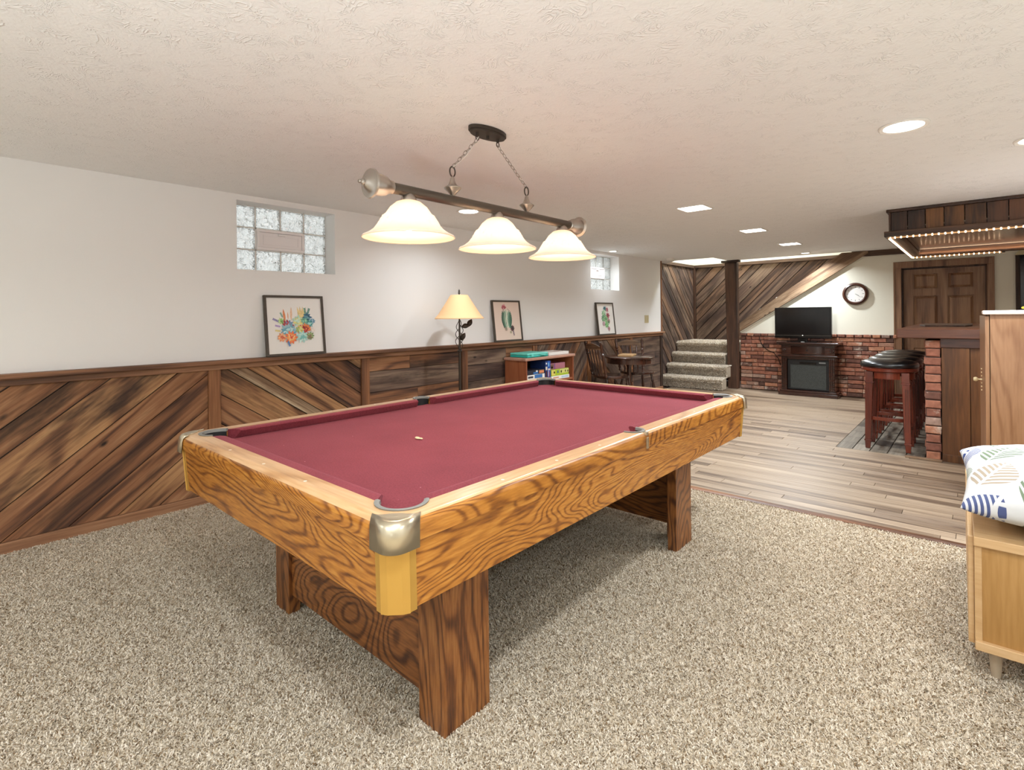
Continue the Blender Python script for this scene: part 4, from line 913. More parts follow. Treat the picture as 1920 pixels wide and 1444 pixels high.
# L-shaped legs and end panels
for sx in (-1, 1):
    for sy in (-1, 1):
        xo = -1.262 if sx > 0 else -2.442; yo = 1.083 if sy < 0 else 2.992; a = -sx; b = 1 if sy < 0 else -1
        poly = [(xo, yo), (xo+a*0.128, yo), (xo+a*0.128, yo+b*0.052), (xo+a*0.052, yo+b*0.052), (xo+a*0.052, yo+b*0.204), (xo, yo+b*0.204)]
        obj('leg', MB().prism(poly, 0.004, AZ0+0.01), M['leg_z'], pt, bevel=0.002)
    # panel between the legs of one end
for yo in (1.098, 2.947): obj('end_panel', MB().box(-2.388, -1.316, yo, yo+0.03, 0.092, AZ0+0.01), M['leg_x'], pt)
tag(obj('chalk_scrap', MB().ball((0, 0, 0), 0.012, 8, 5, (1.6, 0.7, 0.5)).ball((0.02, 0.004, 0), 0.008, 8, 5, (1.6, 0.8, 0.5)), M['cream'], smooth=True), 'tiny pale scrap lying on the burgundy felt', 'scrap')
bpy.data.objects['chalk_scrap'].location = (-1.955, 1.531, ZB+0.006)

# ------------------------------------------------------------------ framed prints on the rail
def petal(q, c, r0, r1, a, wd, n=6):
    pts = [];
    for k in range(n+1):
        u = k/n; pts.append((r0+(r1-r0)*u, wd*math.sin(PI*min(1, u*0.92+0.06))))
    loop = [(x, y) for x, y in pts] + [(x, -y) for x, y in pts[::-1]]
    ca, sa = math.cos(a), math.sin(a); return [(c[0]+x*ca-y*sa, c[1]+x*sa+y*ca) for x, y in loop]
def picture(yc, wd, ht, mat, shapes, label, paint):
    t = thing('framed_print', label, 'picture', (XL+0.06, yc, 1.037), 'framed plant prints leaning on the rail')
    h, d, b = wd/2, 0.024, 0.019
    q = MB(); q.box(0, d, -h, h, 0, b); q.box(0, d, -h, h, ht-b, ht); q.box(0, d, -h, -h+b, b, ht-b); q.box(0, d, h-b, h, b, ht-b)
    OFF[t.name] = Vector((0,0,0)); obj('frame', q, M['frame'], t, bevel=0.001)
    obj('paper', MB().box(0.002, 0.014, -h+b, h-b, b, ht-b), mat, t)
    q = MB(); mats = []; z = 0.0142
    for i, (poly, col) in enumerate(shapes):
        if col not in mats: mats.append(col)
        q.cm = mats.index(col); zz = z + 0.00002*i
        q.add([(zz, u, ht/2+v) for u, v in poly], [tuple(range(len(poly)))])
    ms = []
    for c in mats:
        if c not in paint: paint[c] = flat('watercolour_' + c[1:], c, 0.6, var=0.12, bscale=60)
        ms.append(paint[c])
    obj('watercolour', q, ms, t, fix=False)
    lean = math.atan2(0.055, ht); t.rotation_euler = (0, -lean, 0); return t
paint = {}
def rosette(c, r, cols, n=9, rr=None, start=0.0, spread=2*PI, wd=0.35):
    rr = rr or random; out = []
    for ring, (f, col) in enumerate(zip((1.0, 0.72, 0.45, 0.25), cols)):
        for k in range(n):
            a = start + spread*k/(n if spread > 6 else n-1) + ring*0.35; out.append((petal(None, c, 0.0, r*f*rr.uniform(0.85, 1.1), a, r*f*wd*0.6), col if rr.random() < 0.8 else cols[(ring+1) % len(cols)]))
    return out
R1 = random.Random(4); sh1 = []
def sprig(c, L_, a, col, n=5):
    out = [(petal(None, c, 0, L_, a, 0.0018), col)]
    for k in range(n):
        p = (c[0]+math.cos(a)*L_*(k+1)/(n+1), c[1]+math.sin(a)*L_*(k+1)/(n+1)); out += [(petal(None, p, 0, L_*0.22, a+0.7, 0.004), col), (petal(None, p, 0, L_*0.22, a-0.7, 0.004), col)]
    return out
sh1 += [(petal(None, (-0.085, 0.03), 0, 0.105, PI/2+0.1, 0.010), '#dd8a5c'), (petal(None, (-0.035, 0.04), 0, 0.11, PI/2-0.05, 0.009), '#ecc6a5'), (petal(None, (-0.06, 0.05), 0, 0.06, PI/2, 0.005), '#e7ac86')]
for dx in (-0.03, -0.01, 0.01, 0.028): sh1.append((petal(None, (0.055, 0.0), 0, 0.155, PI/2+dx*8, 0.013), '#e8cf92'))
sh1 += sprig((0.09, 0.075), 0.07, PI/2+0.1, '#5d9a88') + sprig((0.10, 0.075), 0.07, PI/2-0.35, '#4b8577') + sprig((-0.10, 0.06), 0.05, 2.0, '#8fb2a6')
sh1 += sprig((-0.13, 0.03), 0.06, 2.7, '#8c86b3') + sprig((-0.12, -0.01), 0.05, 2.9, '#b7a1cf') + sprig((-0.12, -0.045), 0.05, 3.0, '#e3d28e')
sh1 += rosette((-0.115, 0.035), 0.032, ['#a9cf8a', '#cfe1a0', '#7fae62'], rr=R1) + rosette((0.10, 0.065), 0.042, ['#3f6d8a', '#2f5162', '#6fa0a8'], 8, R1) + rosette((0.145, 0.035), 0.026, ['#6f9bb5', '#4f7e9c', '#a5c4d0'], rr=R1)
sh1 += rosette((0.115, 0.01), 0.038, ['#7fbab8', '#3f8a86', '#a8d6cf'], rr=R1) + rosette((0.02, 0.035), 0.05, ['#bfe0c4', '#e6dc8a', '#d7ebd5'], rr=R1) + rosette((0.075, 0.035), 0.032, ['#6aa88c', '#9fcfb4'], rr=R1)
sh1 += rosette((-0.065, 0.0), 0.052, ['#a63f4d', '#7c97b8', '#c65b5f'], 11, R1) + rosette((0.075, -0.045), 0.062, ['#e9874e', '#b23a34', '#8e2430'], 9, R1, 0.2, 2.8, 0.3) + rosette((0.075, -0.062), 0.03, ['#9a2630', '#c8483e'], 8, R1)
sh1 += rosette((0.03, -0.035), 0.04, ['#e8c86d', '#a8b86d', '#d9e0a0'], 7, R1) + rosette((-0.06, -0.055), 0.075, ['#9dc4cc', '#6fa6b8', '#c7e3e2', '#89b8bd'], 9, R1, 0.0, 3.14, 0.34) + rosette((-0.12, -0.095), 0.042, ['#ef9a6a', '#f4b98a', '#d9694a'], rr=R1)
sh1 += rosette((-0.045, -0.10), 0.055, ['#ef7a4a', '#f6a35f', '#f7c98a', '#d9553a'], 10, R1) + rosette((0.05, -0.095), 0.055, ['#a9d8cf', '#cde9de', '#7fc3b9'], 9, R1) + rosette((0.115, -0.09), 0.036, ['#7c9a5c', '#a9bf86', '#8a6a5a'], rr=R1) + sprig((-0.075, -0.12), 0.05, -1.3, '#5a86b8', 6)
sh1 += rosette((0.14, -0.04), 0.022, ['#eadfd0', '#f0e3dc'], rr=R1)
picture(2.022, 0.495, 0.487, M['mat_white'], sh1, 'square framed print of many coloured succulents under the near window', paint)
sh2 = []; R2 = random.Random(8)
for k, (u, cdk) in enumerate([(-0.055, '#3b5f4e'), (-0.032, '#6f957c'), (-0.008, '#b9cdb4'), (0.018, '#e0e4cf'), (0.04, '#8fb198'), (0.060, '#557f69')]):
    sh2.append((petal(None, (-0.01+u*0.9, -0.085), 0, 0.23 - abs(u)*0.5, PI/2 - u*1.2, 0.030), cdk)); sh2.append((petal(None, (-0.01+u*1.1, -0.06), 0, 0.18 - abs(u)*0.4, PI/2 - u*1.4, 0.005), '#29463a'))
for s in (-1, 1):
    for k in range(12):
        a = -0.9+k*0.2; sh2.append((petal(None, (-0.01+s*0.088*math.cos(a), 0.03+0.11*math.sin(a)), 0, 0.012, PI/2-s*0.7, 0.004), '#33463c'))
sh2 += rosette((-0.045, 0.145), 0.055, ['#d98f93', '#b5525e', '#9a3a48', '#e3aaa6'], 9, R2, 0.4, 2.4, 0.3) + rosette((-0.035, -0.095), 0.028, ['#8a5a5e', '#cdb9a0', '#6f8f75'], rr=R2) + rosette((0.075, -0.09), 0.042, ['#5a3a44', '#7a3340', '#2f4a3e'], rr=R2)
sh2 += sprig((0.085, -0.11), 0.07, -1.4, '#5d4a66', 4) + sprig((0.03, -0.09), 0.05, 0.5, '#3b5f4e', 4) + rosette((0.04, -0.135), 0.022, ['#c9c2a8', '#b5a98d'], rr=R2)
picture(4.600, 0.495, 0.487, M['mat_pink'], sh2, 'framed print of a green cactus with pink flower beside floor lamp', paint)
sh3 = []; R3 = random.Random(12)
for c, r, cols in [((0.0, 0.12), 0.04, ['#4f7f86', '#35606a']), ((0.05, 0.11), 0.035, ['#c48f93', '#a9666f']), ((-0.04, 0.06), 0.05, ['#8fbc96', '#6aa07a', '#b5d2a8']), ((0.055, 0.04), 0.042, ['#a54c56', '#c77a7e', '#7f3540']), ((0.0, 0.0), 0.055, ['#7fae80', '#a9cd96', '#557f5e']),
                   ((-0.06, 0.0), 0.04, ['#5f8f6f', '#8fb88a']), ((0.06, -0.03), 0.035, ['#b98088', '#6a8f6a']), ((-0.055, -0.06), 0.032, ['#b8939a', '#c9a6a8']), ((0.01, -0.07), 0.045, ['#6fae6c', '#95c98a']), ((0.05, -0.12), 0.03, ['#c49a9c', '#b08084']), ((-0.02, 0.085), 0.03, ['#a9d0ae', '#c9e0bf'])]:
    sh3 += rosette((c[0]*1.25, c[1]*1.25), r*1.3, cols, 8, R3)
picture(6.800, 0.485, 0.487, M['mat_white'], sh3, 'framed print of green and red succulents, farthest along the wall rail', paint)
tag(obj('switch_plate', (lambda q: q.box(XL+0.0005, XL+0.007, 8.115, 8.255, 1.195, 1.325).box(XL+0.007, XL+0.010, 8.135, 8.165, 1.225, 1.295).box(XL+0.007, XL+0.010, 8.205, 8.235, 1.225, 1.295))(MB()), M['beige'], bevel=0.001), 'beige double switch plate on white wall near the stairs', 'switch')

# ------------------------------------------------------------------ floor lamp
lx, ly = -3.86, 3.56
t = thing('floor_lamp', 'dark iron floor lamp with leaf stem and peach bell shade', 'lamp', (lx, ly, 0.012))
obj('base', MB().lathe([(0.13, 0.0), (0.13, 0.012), (0.10, 0.022), (0.03, 0.032), (0.014, 0.05)], (lx, ly, 0.014), 'z', 28), M['iron'], t, smooth=True)
obj('pole', MB().lathe([(0.013, 0.05), (0.013, 0.98), (0.024, 0.99), (0.024, 1.0), (0.010, 1.01), (0.008, 1.33)], (lx, ly, 0), 'z', 14), M['iron'], t, smooth=True)
obj('lamp_shade', MB().lathe([(0.245, 1.315), (0.245, 1.322), (0.232, 1.336), (0.21, 1.36), (0.165, 1.43), (0.12, 1.50), (0.092, 1.545), (0.086, 1.553)], (lx, ly, 0), 'z', 36, cap=False), M['lampshade'], t, smooth=True, fix=False)
obj('finial', MB().lathe([(0.004, 1.545), (0.005, 1.56), (0.012, 1.572), (0.006, 1.585), (0.010, 1.592), (0.002, 1.612)], (lx, ly, 0), 'z', 12), M['iron'], t, smooth=True)
q = MB()
for k in range(3):
    ph = 2.1*k; q.tube([(lx+0.045*math.sin(u*7+ph)*math.sin(PI*u)+0.012*math.cos(ph), ly+0.05*math.cos(u*7+ph)*math.sin(PI*u), 1.0+0.30*u) for u in [i/20 for i in range(21)]], 0.0035, 5)
obj('vine', q, M['iron'], t, smooth=True)
def leaf(c, d, n, L_, w_):
    c, d, n = Vector(c), Vector(d).normalized(), Vector(n).normalized(); s = d.cross(n); vs = []; m = 8
    for k in range(m+1):
        u = k/m; wdt = w_*math.sin(PI*min(1, u*0.9+0.08)); p = c + d*(L_*u) + n*(0.012*math.sin(PI*u)); vs += [p - s*wdt, p + n*0.004, p + s*wdt]
    return MB().add(vs, [(3*k+a, 3*k+a+1, 3*k+a+4, 3*k+a+3) for k in range(m) for a in (0, 1)])
V_ = Vector((0.66, -0.748, 0.25))
for c, d, in (((lx+0.01, ly+0.02, 1.235), (0.5, 0.75, 0.15)), ((lx+0.045, ly+0.075, 1.235), (0.15, 0.30, 0.65)), ((lx+0.01, ly+0.01, 1.10), (0.25, 0.35, 0.75))):
    o = obj('leaf', leaf(c, d, V_, 0.085, 0.026), M['iron'], t, smooth=True, fix=False); md = o.modifiers.new('t', 'SOLIDIFY'); md.thickness = 0.002

# ------------------------------------------------------------------ game shelf by the wall
gx0, gx1, gy0, gy1, gz = -4.155, -3.83, 4.55, 5.49, 0.852
t = thing('game_shelf', 'low cherry laminate bookcase holding board games by the wainscot', 'bookcase', (gx0, gy0, 0))
obj('side', MB().box(gx0, gx1, gy0, gy0+0.022, 0, gz-0.032), M['shelf'], t, bevel=0.002); obj('side', MB().box(gx0, gx1, gy1-0.022, gy1, 0, gz-0.032), M['shelf'], t, bevel=0.002)
obj('top', MB().box(gx0, gx1+0.015, gy0-0.022, gy1+0.022, gz-0.032, gz), M['shelf_top'], t, bevel=0.008)
obj('back', MB().box(gx0, gx0+0.012, gy0+0.022, gy1-0.022, 0.02, gz-0.032), M['bar'], t)
for z in (0.04, 0.30, 0.555): obj('shelf', MB().box(gx0+0.012, gx1-0.005, gy0+0.022, gy1-0.022, z-0.02, z), M['shelf'], t)
def box_thing(name, label, x0, x1, y0, y1, z0, z1, mat, marks, group='board games in the cherry bookcase', cat='game box', top=None):
    t = thing(name, label, cat, ((x0+x1)/2, (y0+y1)/2, z0), group)
    obj('box', MB().box(x0, x1, y0, y1, z0, z1), mat, t, bevel=0.002)
    ms = [m for _, m in marks]; q = MB()
    for i, (r, m) in enumerate(marks):
        q.cm = i; a, b, c, d = r; q.box(x1+0.0001, x1+0.0008, y0+(y1-y0)*a, y0+(y1-y0)*b, z0+(z1-z0)*c, z0+(z1-z0)*d)
    if marks: obj('printed_label', q, ms, t, fix=False)
    return t
mk = lambda c: paint.setdefault('m'+c, flat('print_' + c[1:], c, 0.45))
B0 = 0.5551; xf = gx1-0.03
box_thing('game_box', 'white game box at bottom of left stack in the bookcase', -4.12, xf, 4.60, 4.93, B0, B0+0.045, M['white'], [((0.06, 0.3, 0.3, 0.7), mk('#3a3a48')), ((0.38, 0.9, 0.2, 0.8), mk('#c9d8e2'))])
box_thing('game_box', 'white game box with blue patch in middle of left stack', -4.12, xf, 4.60, 4.93, B0+0.0455, B0+0.095, M['white'], [((0.06, 0.34, 0.25, 0.7), mk('#43424c')), ((0.42, 0.86, 0.1, 0.95), mk('#3f73b0'))])
box_thing('game_box', 'dark game box with orange picture on top of left stack', -4.12, xf, 4.60, 4.93, B0+0.0955, B0+0.145, mk('#2c2b36'), [((0.35, 0.62, 0.1, 0.6), mk('#3f73b0')), ((0.5, 0.6, 0.6, 0.9), M['white']), ((0.68, 0.95, 0.2, 0.85), mk('#d98a60'))])
box_thing('game_box', 'tall dark blue game box standing upright on left', -4.10, xf, 4.945, 4.985, B0, B0+0.235, mk('#27407c'), [((0.1, 0.9, 0.55, 0.72), mk('#e6dcc8')), ((0.1, 0.9, 0.15, 0.5), mk('#4a2536')), ((0.2, 0.8, 0.84, 0.92), M['white'])])
box_thing('game_box', 'tall bright blue game box standing upright next to dark blue one', -4.10, xf, 4.99, 5.045, B0, B0+0.24, mk('#2b57b0'), [((0.15, 0.5, 0.7, 0.9), mk('#7ec2e8')), ((0.1, 0.9, 0.52, 0.6), mk('#e9d9c6')), ((0.35, 0.65, 0.05, 0.45), mk('#8d3a46')), ((0.15, 0.3, 0.2, 0.5), M['white'])])
box_thing('game_box', 'flat white game box under the green one', -4.12, xf, 5.06, 5.435, B0, B0+0.042, M['white'], [((0.55, 0.95, 0.2, 0.8), mk('#bcd3e4')), ((0.1, 0.4, 0.3, 0.7), mk('#d9a18a'))])
box_thing('game_box', 'lime green and yellow game box on right side of bookcase', -4.12, xf, 5.06, 5.42, B0+0.0425, B0+0.122, mk('#a9c22e'), [((0.0, 0.22, 0.12, 0.95), mk('#dccf6a')), ((0.48, 1.0, 0.3, 0.97), mk('#d6d57c')), ((0.14, 0.20, 0.4, 0.7), mk('#34352f')), ((0.33, 0.41, 0.4, 0.8), mk('#5a6f86')), ((0.53, 0.59, 0.4, 0.75), mk('#3b3a30')), ((0.78, 0.83, 0.45, 0.75), mk('#4a4a3a')), ((0.92, 0.97, 0.4, 0.7), mk('#4f6a3c'))])
box_thing('game_box', 'mauve pink game box on top of the green one', -4.12, xf-0.02, 5.07, 5.37, B0+0.1225, B0+0.195, mk('#b0707e'), [((0.0, 0.22, 0.1, 0.9), mk('#7a5a4f')), ((0.05, 0.15, 0.2, 0.5), mk('#d9c8a0')), ((0.25, 0.31, 0.05, 0.95), mk('#6f4a8a'))])
# teal case + game box on top
t = thing('plastic_case', 'translucent teal plastic carrying case on the bookcase', 'case', (-3.98, 4.78, gz))
obj('shell', MB().box(-4.12, -3.845, 4.60, 4.985, gz+0.001, gz+0.027), M['teal'], t, bevel=0.008); obj('lid', MB().box(-4.12, -3.845, 4.60, 4.985, gz+0.028, gz+0.052), M['teal_lt'], t, bevel=0.009)
obj('handle', MB().tube([(-3.84, 4.83, gz+0.027), (-3.825, 4.84, gz+0.027), (-3.822, 4.90, gz+0.027), (-3.84, 4.91, gz+0.027)], 0.006, 8), M['teal_lt'], t, smooth=True)
obj('latch', MB().box(-3.846, -3.838, 4.66, 4.70, gz+0.012, gz+0.042), M['teal_lt'], t, bevel=0.002)
t = thing('game_box', 'flat white and red printed game box lying on top of bookcase', 'game box', (-4.0, 5.25, gz))
obj('box', MB().box(-4.13, -3.87, 5.03, 5.44, gz+0.001, gz+0.036), M['white'], t, bevel=0.002)
q = MB(); rr = random.Random(2); ms = [mk('#d98f80'), mk('#c9b9a8'), mk('#b8605a'), mk('#e4c9a8')]
for k in range(16): q.cm = k % 4; a, b = rr.uniform(-4.12, -3.92), rr.uniform(5.05, 5.38); q.box(a, a+rr.uniform(0.02, 0.04), b, b+rr.uniform(0.02, 0.05), gz+0.0365, gz+0.0368)
obj('printed_label', q, ms, t, fix=False)

# ------------------------------------------------------------------ round table and two chairs
def turned(q, p0, p1, prof, seg=12): return q.lathe(prof, p0, seg=seg, p1=p1)
TURN = [(0.011, 0), (0.014, 0.12), (0.020, 0.30), (0.012, 0.34), (0.021, 0.38), (0.012, 0.42), (0.019, 0.50), (0.022, 0.62), (0.014, 0.76), (0.020, 0.80), (0.014, 0.84), (0.016, 1.0)]
rx, ry, rz, rr_ = -3.66, 6.60, 0.755, 0.345
t = thing('round_table', 'small round dark wood pedestal table between two spindle chairs', 'table', (rx, ry, 0))
obj('tabletop', MB().lathe([(0.0, -0.026), (rr_-0.012, -0.026), (rr_, -0.018), (rr_, -0.006), (rr_-0.008, 0.0), (0.0, 0.0)], (rx, ry, rz), 'z', 48, cap=False), M['dining'], t, smooth=True)
obj('apron', MB().lathe([(rr_-0.035, -0.095), (rr_-0.035, -0.026), (rr_-0.055, -0.026), (rr_-0.055, -0.095), (rr_-0.035, -0.095)], (rx, ry, rz), 'z', 48, cap=False), M['dining'], t, smooth=True)
obj('pedestal', MB().lathe([(0.05, 0.22), (0.055, 0.26), (0.035, 0.30), (0.05, 0.36), (0.030, 0.42), (0.032, 0.60), (0.045, 0.64), (0.06, 0.66), (0.06, 0.728)], (rx, ry, 0), 'z', 20), M['dining'], t, smooth=True)
for k in range(4):
    a = PI/4 + k*PI/2; c, s = math.cos(a), math.sin(a)
    obj('leg', MB().tube([(rx+c*0.04, ry+s*0.04, 0.27), (rx+c*0.14, ry+s*0.14, 0.25), (rx+c*0.24, ry+s*0.24, 0.12), (rx+c*0.31, ry+s*0.31, 0.022)], [0.030, 0.026, 0.022, 0.020], 8), M['dining'], t, smooth=True)
tag(obj('cutting_board', MB().obox((-3.70, 6.62, rz+0.0125), (0.95, 0.3, 0), (-0.3, 0.95, 0), (0,0,1), 0.10, 0.16, 0.012), M['bench_edge'], bevel=0.006), 'small pale wooden board lying on the round table', 'board')
def make_chair(label):
    # local: seat centre at origin, facing +y; back at -y
    t = thing('dining_chair', label, 'chair', (0, 0, 0), 'spindle back chairs at the round table'); sz = 0.51
    pts = []; 
    for k in range(28):
        a = 2*PI*k/28; rx_, ry_ = 0.235, 0.225; c, s = math.cos(a), math.sin(a)
        pts.append((rx_*math.copysign(abs(c)**0.75, c), ry_*math.copysign(abs(s)**0.8, s)))
    obj('seat', MB().prism(pts, sz-0.038, sz), M['dining'], t, bevel=0.010)
    for sx in (-1, 1):
        for sy in (-1, 1):
            obj('leg', turned(MB(), (sx*0.215, sy*0.215, 0.002), (sx*0.15, sy*0.15, sz-0.036), TURN), M['dining'], t, smooth=True)
        obj('stretcher', turned(MB(), (sx*0.19, -0.19, 0.19), (sx*0.19, 0.19, 0.19), [(0.008, 0), (0.014, 0.5), (0.008, 1)]), M['dining'], t, smooth=True)
        obj('back_post', turned(MB(), (sx*0.185, -0.185, sz-0.01), (sx*0.215, -0.285, 0.975), [(0.017, 0), (0.022, 0.04), (0.013, 0.08), (0.022, 0.13), (0.014, 0.18), (0.020, 0.3), (0.016, 0.5), (0.014, 0.60), (0.024, 0.64), (0.014, 0.68), (0.022, 0.72), (0.020, 0.76), (0.020, 0.93), (0.022, 0.95), (0.015, 0.97), (0.018, 0.99), (0.008, 1.0)]), M['dining'], t, smooth=True)
    obj('stretcher', turned(MB(), (-0.19, 0.0, 0.19), (0.19, 0.0, 0.19), [(0.008, 0), (0.014, 0.5), (0.008, 1)]), M['dining'], t, smooth=True)
    for k in range(4):
        x = -0.105+0.07*k; obj('spindle', turned(MB(), (x, -0.195, sz-0.01), (x*1.1, -0.272, 0.875), [(0.008, 0), (0.013, 0.25), (0.009, 0.6), (0.014, 0.85), (0.007, 1)], 8), M['dining'], t, smooth=True)
    n = 12; vs = []
    for k in range(n+1):
        u = -1+2*k/n; x = u*0.205; zt = 0.955-0.045*abs(u)**1.6; zb = 0.868; yy = -0.277-0.012*(1-u*u)
        vs += [(x, yy-0.009, zb), (x, yy+0.009, zb), (x, yy+0.002, zt), (x, yy-0.014, zt)]
    obj('crest_rail', MB().add(vs, [(4*k+a, 4*k+(a+1) % 4, 4*k+4+(a+1) % 4, 4*k+4+a) for k in range(n) for a in range(4)] + [(0,1,2,3), (4*n+3, 4*n+2, 4*n+1, 4*n)]), M['dining_lt'], t, bevel=0.004)
    return t
c1 = make_chair('dark spindle back chair left of the round table, seen from its side')
# chair 1: back midpoint (-3.935,6.165) facing (.47,.88)
def place(o, bx, by, nx, ny):
    l = math.hypot(nx, ny); nx /= l; ny /= l; o.location = (bx+nx*0.23, by+ny*0.23, 0); o.rotation_euler = (0, 0, math.atan2(-nx, ny))
place(c1, -3.905, 6.135, 0.47, 0.88)
c2 = dup(c1, (0,0,0), 0, 'dark spindle back chair behind the round table, its worn crest rail facing forward'); place(c2, -3.93, 7.13, 0.80, -0.60)

# ------------------------------------------------------------------ fireplace and television
t = thing('electric_fireplace', 'espresso wood electric fireplace with carved pilasters against brick wall', 'fireplace', (-2.03, 9.5, 0)); cxf = -2.028; yb = 9.70; mt = M['mantel']
obj('base', (lambda q: q.box(cxf-0.425, cxf+0.425, 9.36, yb, 0.0, 0.055).box(cxf-0.405, cxf+0.405, 9.375, yb, 0.055, 0.09))(MB()), mt, t, bevel=0.006)
obj('mantel_top', (lambda q: q.box(cxf-0.415, cxf+0.415, 9.365, yb, 0.815, 0.835).box(cxf-0.44, cxf+0.44, 9.34, yb, 0.835, 0.862))(MB()), mt, t, bevel=0.006)
obj('ledge', (lambda q: q.box(cxf-0.425, cxf+0.425, 9.36, yb, 0.635, 0.66))(MB()), mt, t, bevel=0.006)
obj('body', (lambda q: q.box(cxf-0.38, cxf-0.30, 9.40, yb, 0.09, 0.635).box(cxf+0.30, cxf+0.38, 9.40, yb, 0.09, 0.635).box(cxf-0.30, cxf+0.30, 9.42, yb, 0.585, 0.635).box(cxf-0.38, cxf+0.38, 9.41, yb, 0.66, 0.815).box(cxf-0.3, cxf+0.3, 9.50, yb, 0.09, 0.585))(MB()), mt, t)
for s in (-1, 1):
    x = cxf+s*0.34; q = MB()
    for k in (-1, 0, 1): q.box(x+k*0.028-0.009, x+k*0.028+0.009, 9.385, 9.40, 0.11, 0.61)
    pil = obj('pilaster', q, mt, t, bevel=0.003); q = MB()
    for k in range(13): q.ball((x+s*0.03, 9.383, 0.14+k*0.036), 0.009, 8, 5)
    obj('carved_beads', q, mt, pil, smooth=True); q = MB()
    for k in range(6): a = k*PI/3; q.ball((x+0.022*math.cos(a), 9.398, 0.735+0.022*math.sin(a)), 0.014, 8, 5, (1, 0.6, 1))
    q.ball((x, 9.396, 0.735), 0.016, 8, 6); obj('carved_rosette', q, mt, t, smooth=True)
q = MB(); n = 14; vs = []
for k in range(n+1):
    u = -1+2*k/n; x = cxf+u*0.24; yy = 9.405-0.035*(1-u*u); vs += [(x, yy, 0.675), (x, yy, 0.80), (x, 9.41, 0.80), (x, 9.41, 0.675)]
dr = obj('drawer', q.add(vs, [(4*k+a, 4*k+(a+1) % 4, 4*k+4+(a+1) % 4, 4*k+4+a) for k in range(n) for a in range(4)]), M['mantel'], t)
obj('knob', MB().ball((cxf, 9.362, 0.74), 0.012, 10, 6), M['black'], dr, smooth=True)
ins = obj('firebox', (lambda q: q.box(cxf-0.295, cxf+0.295, 9.43, 9.50, 0.095, 0.12).box(cxf-0.295, cxf+0.295, 9.43, 9.50, 0.50, 0.58).box(cxf-0.295, cxf-0.255, 9.43, 9.50, 0.12, 0.50).box(cxf+0.255, cxf+0.295, 9.43, 9.50, 0.12, 0.50))(MB()), M['black'], t, bevel=0.003)
obj('fire_glass', MB().box(cxf-0.255, cxf+0.255, 9.438, 9.45, 0.12, 0.50), M['insert'], t)
obj('vent_slot', MB().box(cxf-0.12, cxf+0.12, 9.426, 9.431, 0.515, 0.545), M['tv'], ins); obj('control_panel', MB().box(cxf+0.16, cxf+0.25, 9.427, 9.431, 0.53, 0.55), M['liner'], ins)
t = thing('television', 'black flat screen television standing on the fireplace mantel', 'television', (-2.11, 9.5, 0.862)); tx = -2.112
obj('cabinet', MB().box(tx-0.412, tx+0.412, 9.475, 9.545, 0.925, 1.428), M['tv'], t, bevel=0.006)
obj('screen', MB().box(tx-0.385, tx+0.385, 9.472, 9.476, 1.00, 1.40), M['screen'], t)
obj('bezel_strip', MB().box(tx-0.40, tx+0.40, 9.471, 9.475, 0.968, 0.973), M['frame'], t); obj('badge', MB().ball((tx, 9.470, 0.970), 0.012, 10, 6, (1.3, 0.3, 0.5)), M['steel'], t, smooth=True)
obj('stand', (lambda q: q.prism([(tx-0.22, 9.42), (tx+0.22, 9.42), (tx+0.19, 9.62), (tx-0.19, 9.62)], 0.8625, 0.876).box(tx-0.07, tx+0.07, 9.50, 9.54, 0.876, 0.95))(MB()), M['tv'], t, bevel=0.003)
tag(obj('remote_control', MB().box(tx+0.0, tx+0.05, 9.372, 9.40, 0.8625, 0.875), M['liner'], bevel=0.003), 'small grey remote lying on the mantel in front of television', 'remote')
tag(obj('power_cord', MB().tube([(-2.84, 9.70, 0.93), (-2.80, 9.695, 0.80), (-2.70, 9.69, 0.70), (-2.60, 9.69, 0.66), (-2.53, 9.69, 0.56), (-2.50, 9.70, 0.45)], 0.006, 6), M['black'], smooth=True), 'black power cord looping down the brick wall left of the fireplace', 'cord')
# clock
t = thing('wall_clock', 'round wall clock with dark wood rim on cream wall', 'clock', (-1.418, YF, 1.63)); cc = (-1.418, YF, 1.628)
obj('rim', MB().lathe([(0.128, -0.012), (0.130, -0.045), (0.145, -0.058), (0.168, -0.045), (0.176, -0.02), (0.176, -0.001), (0.128, -0.001)], cc, 'y', 48, cap=False), M['clock_wood'], t, smooth=True)
obj('face', MB().lathe([(0.129, -0.022), (0.129, -0.004)], cc, 'y', 40), M['clock_face'], t)
q = MB()
for k in range(12):
    a = k*PI/6; c, s = math.sin(a), math.cos(a); q.obox((cc[0]+c*0.105, YF-0.0228, cc[2]+s*0.105), (c, 0, s), (0,1,0), (-s, 0, c), 0.009 if k % 3 else 0.013, 0.0006, 0.0025)
obj('hour_marks', q, M['black'], t, kind='stuff')
for a, L_, w_ in ((math.radians(122), 0.055, 0.004), (math.radians(122), 0.09, 0.0028)):
    a += 0 if L_ < 0.06 else math.radians(4); c, s = math.sin(a), math.cos(a); obj('hand', MB().obox((cc[0]+c*L_/2, YF-0.0245 if L_ > .06 else YF-0.026, cc[2]+s*L_/2), (c,0,s), (0,1,0), (-s,0,c), L_/2, 0.0006, w_/2), M['black'], t)

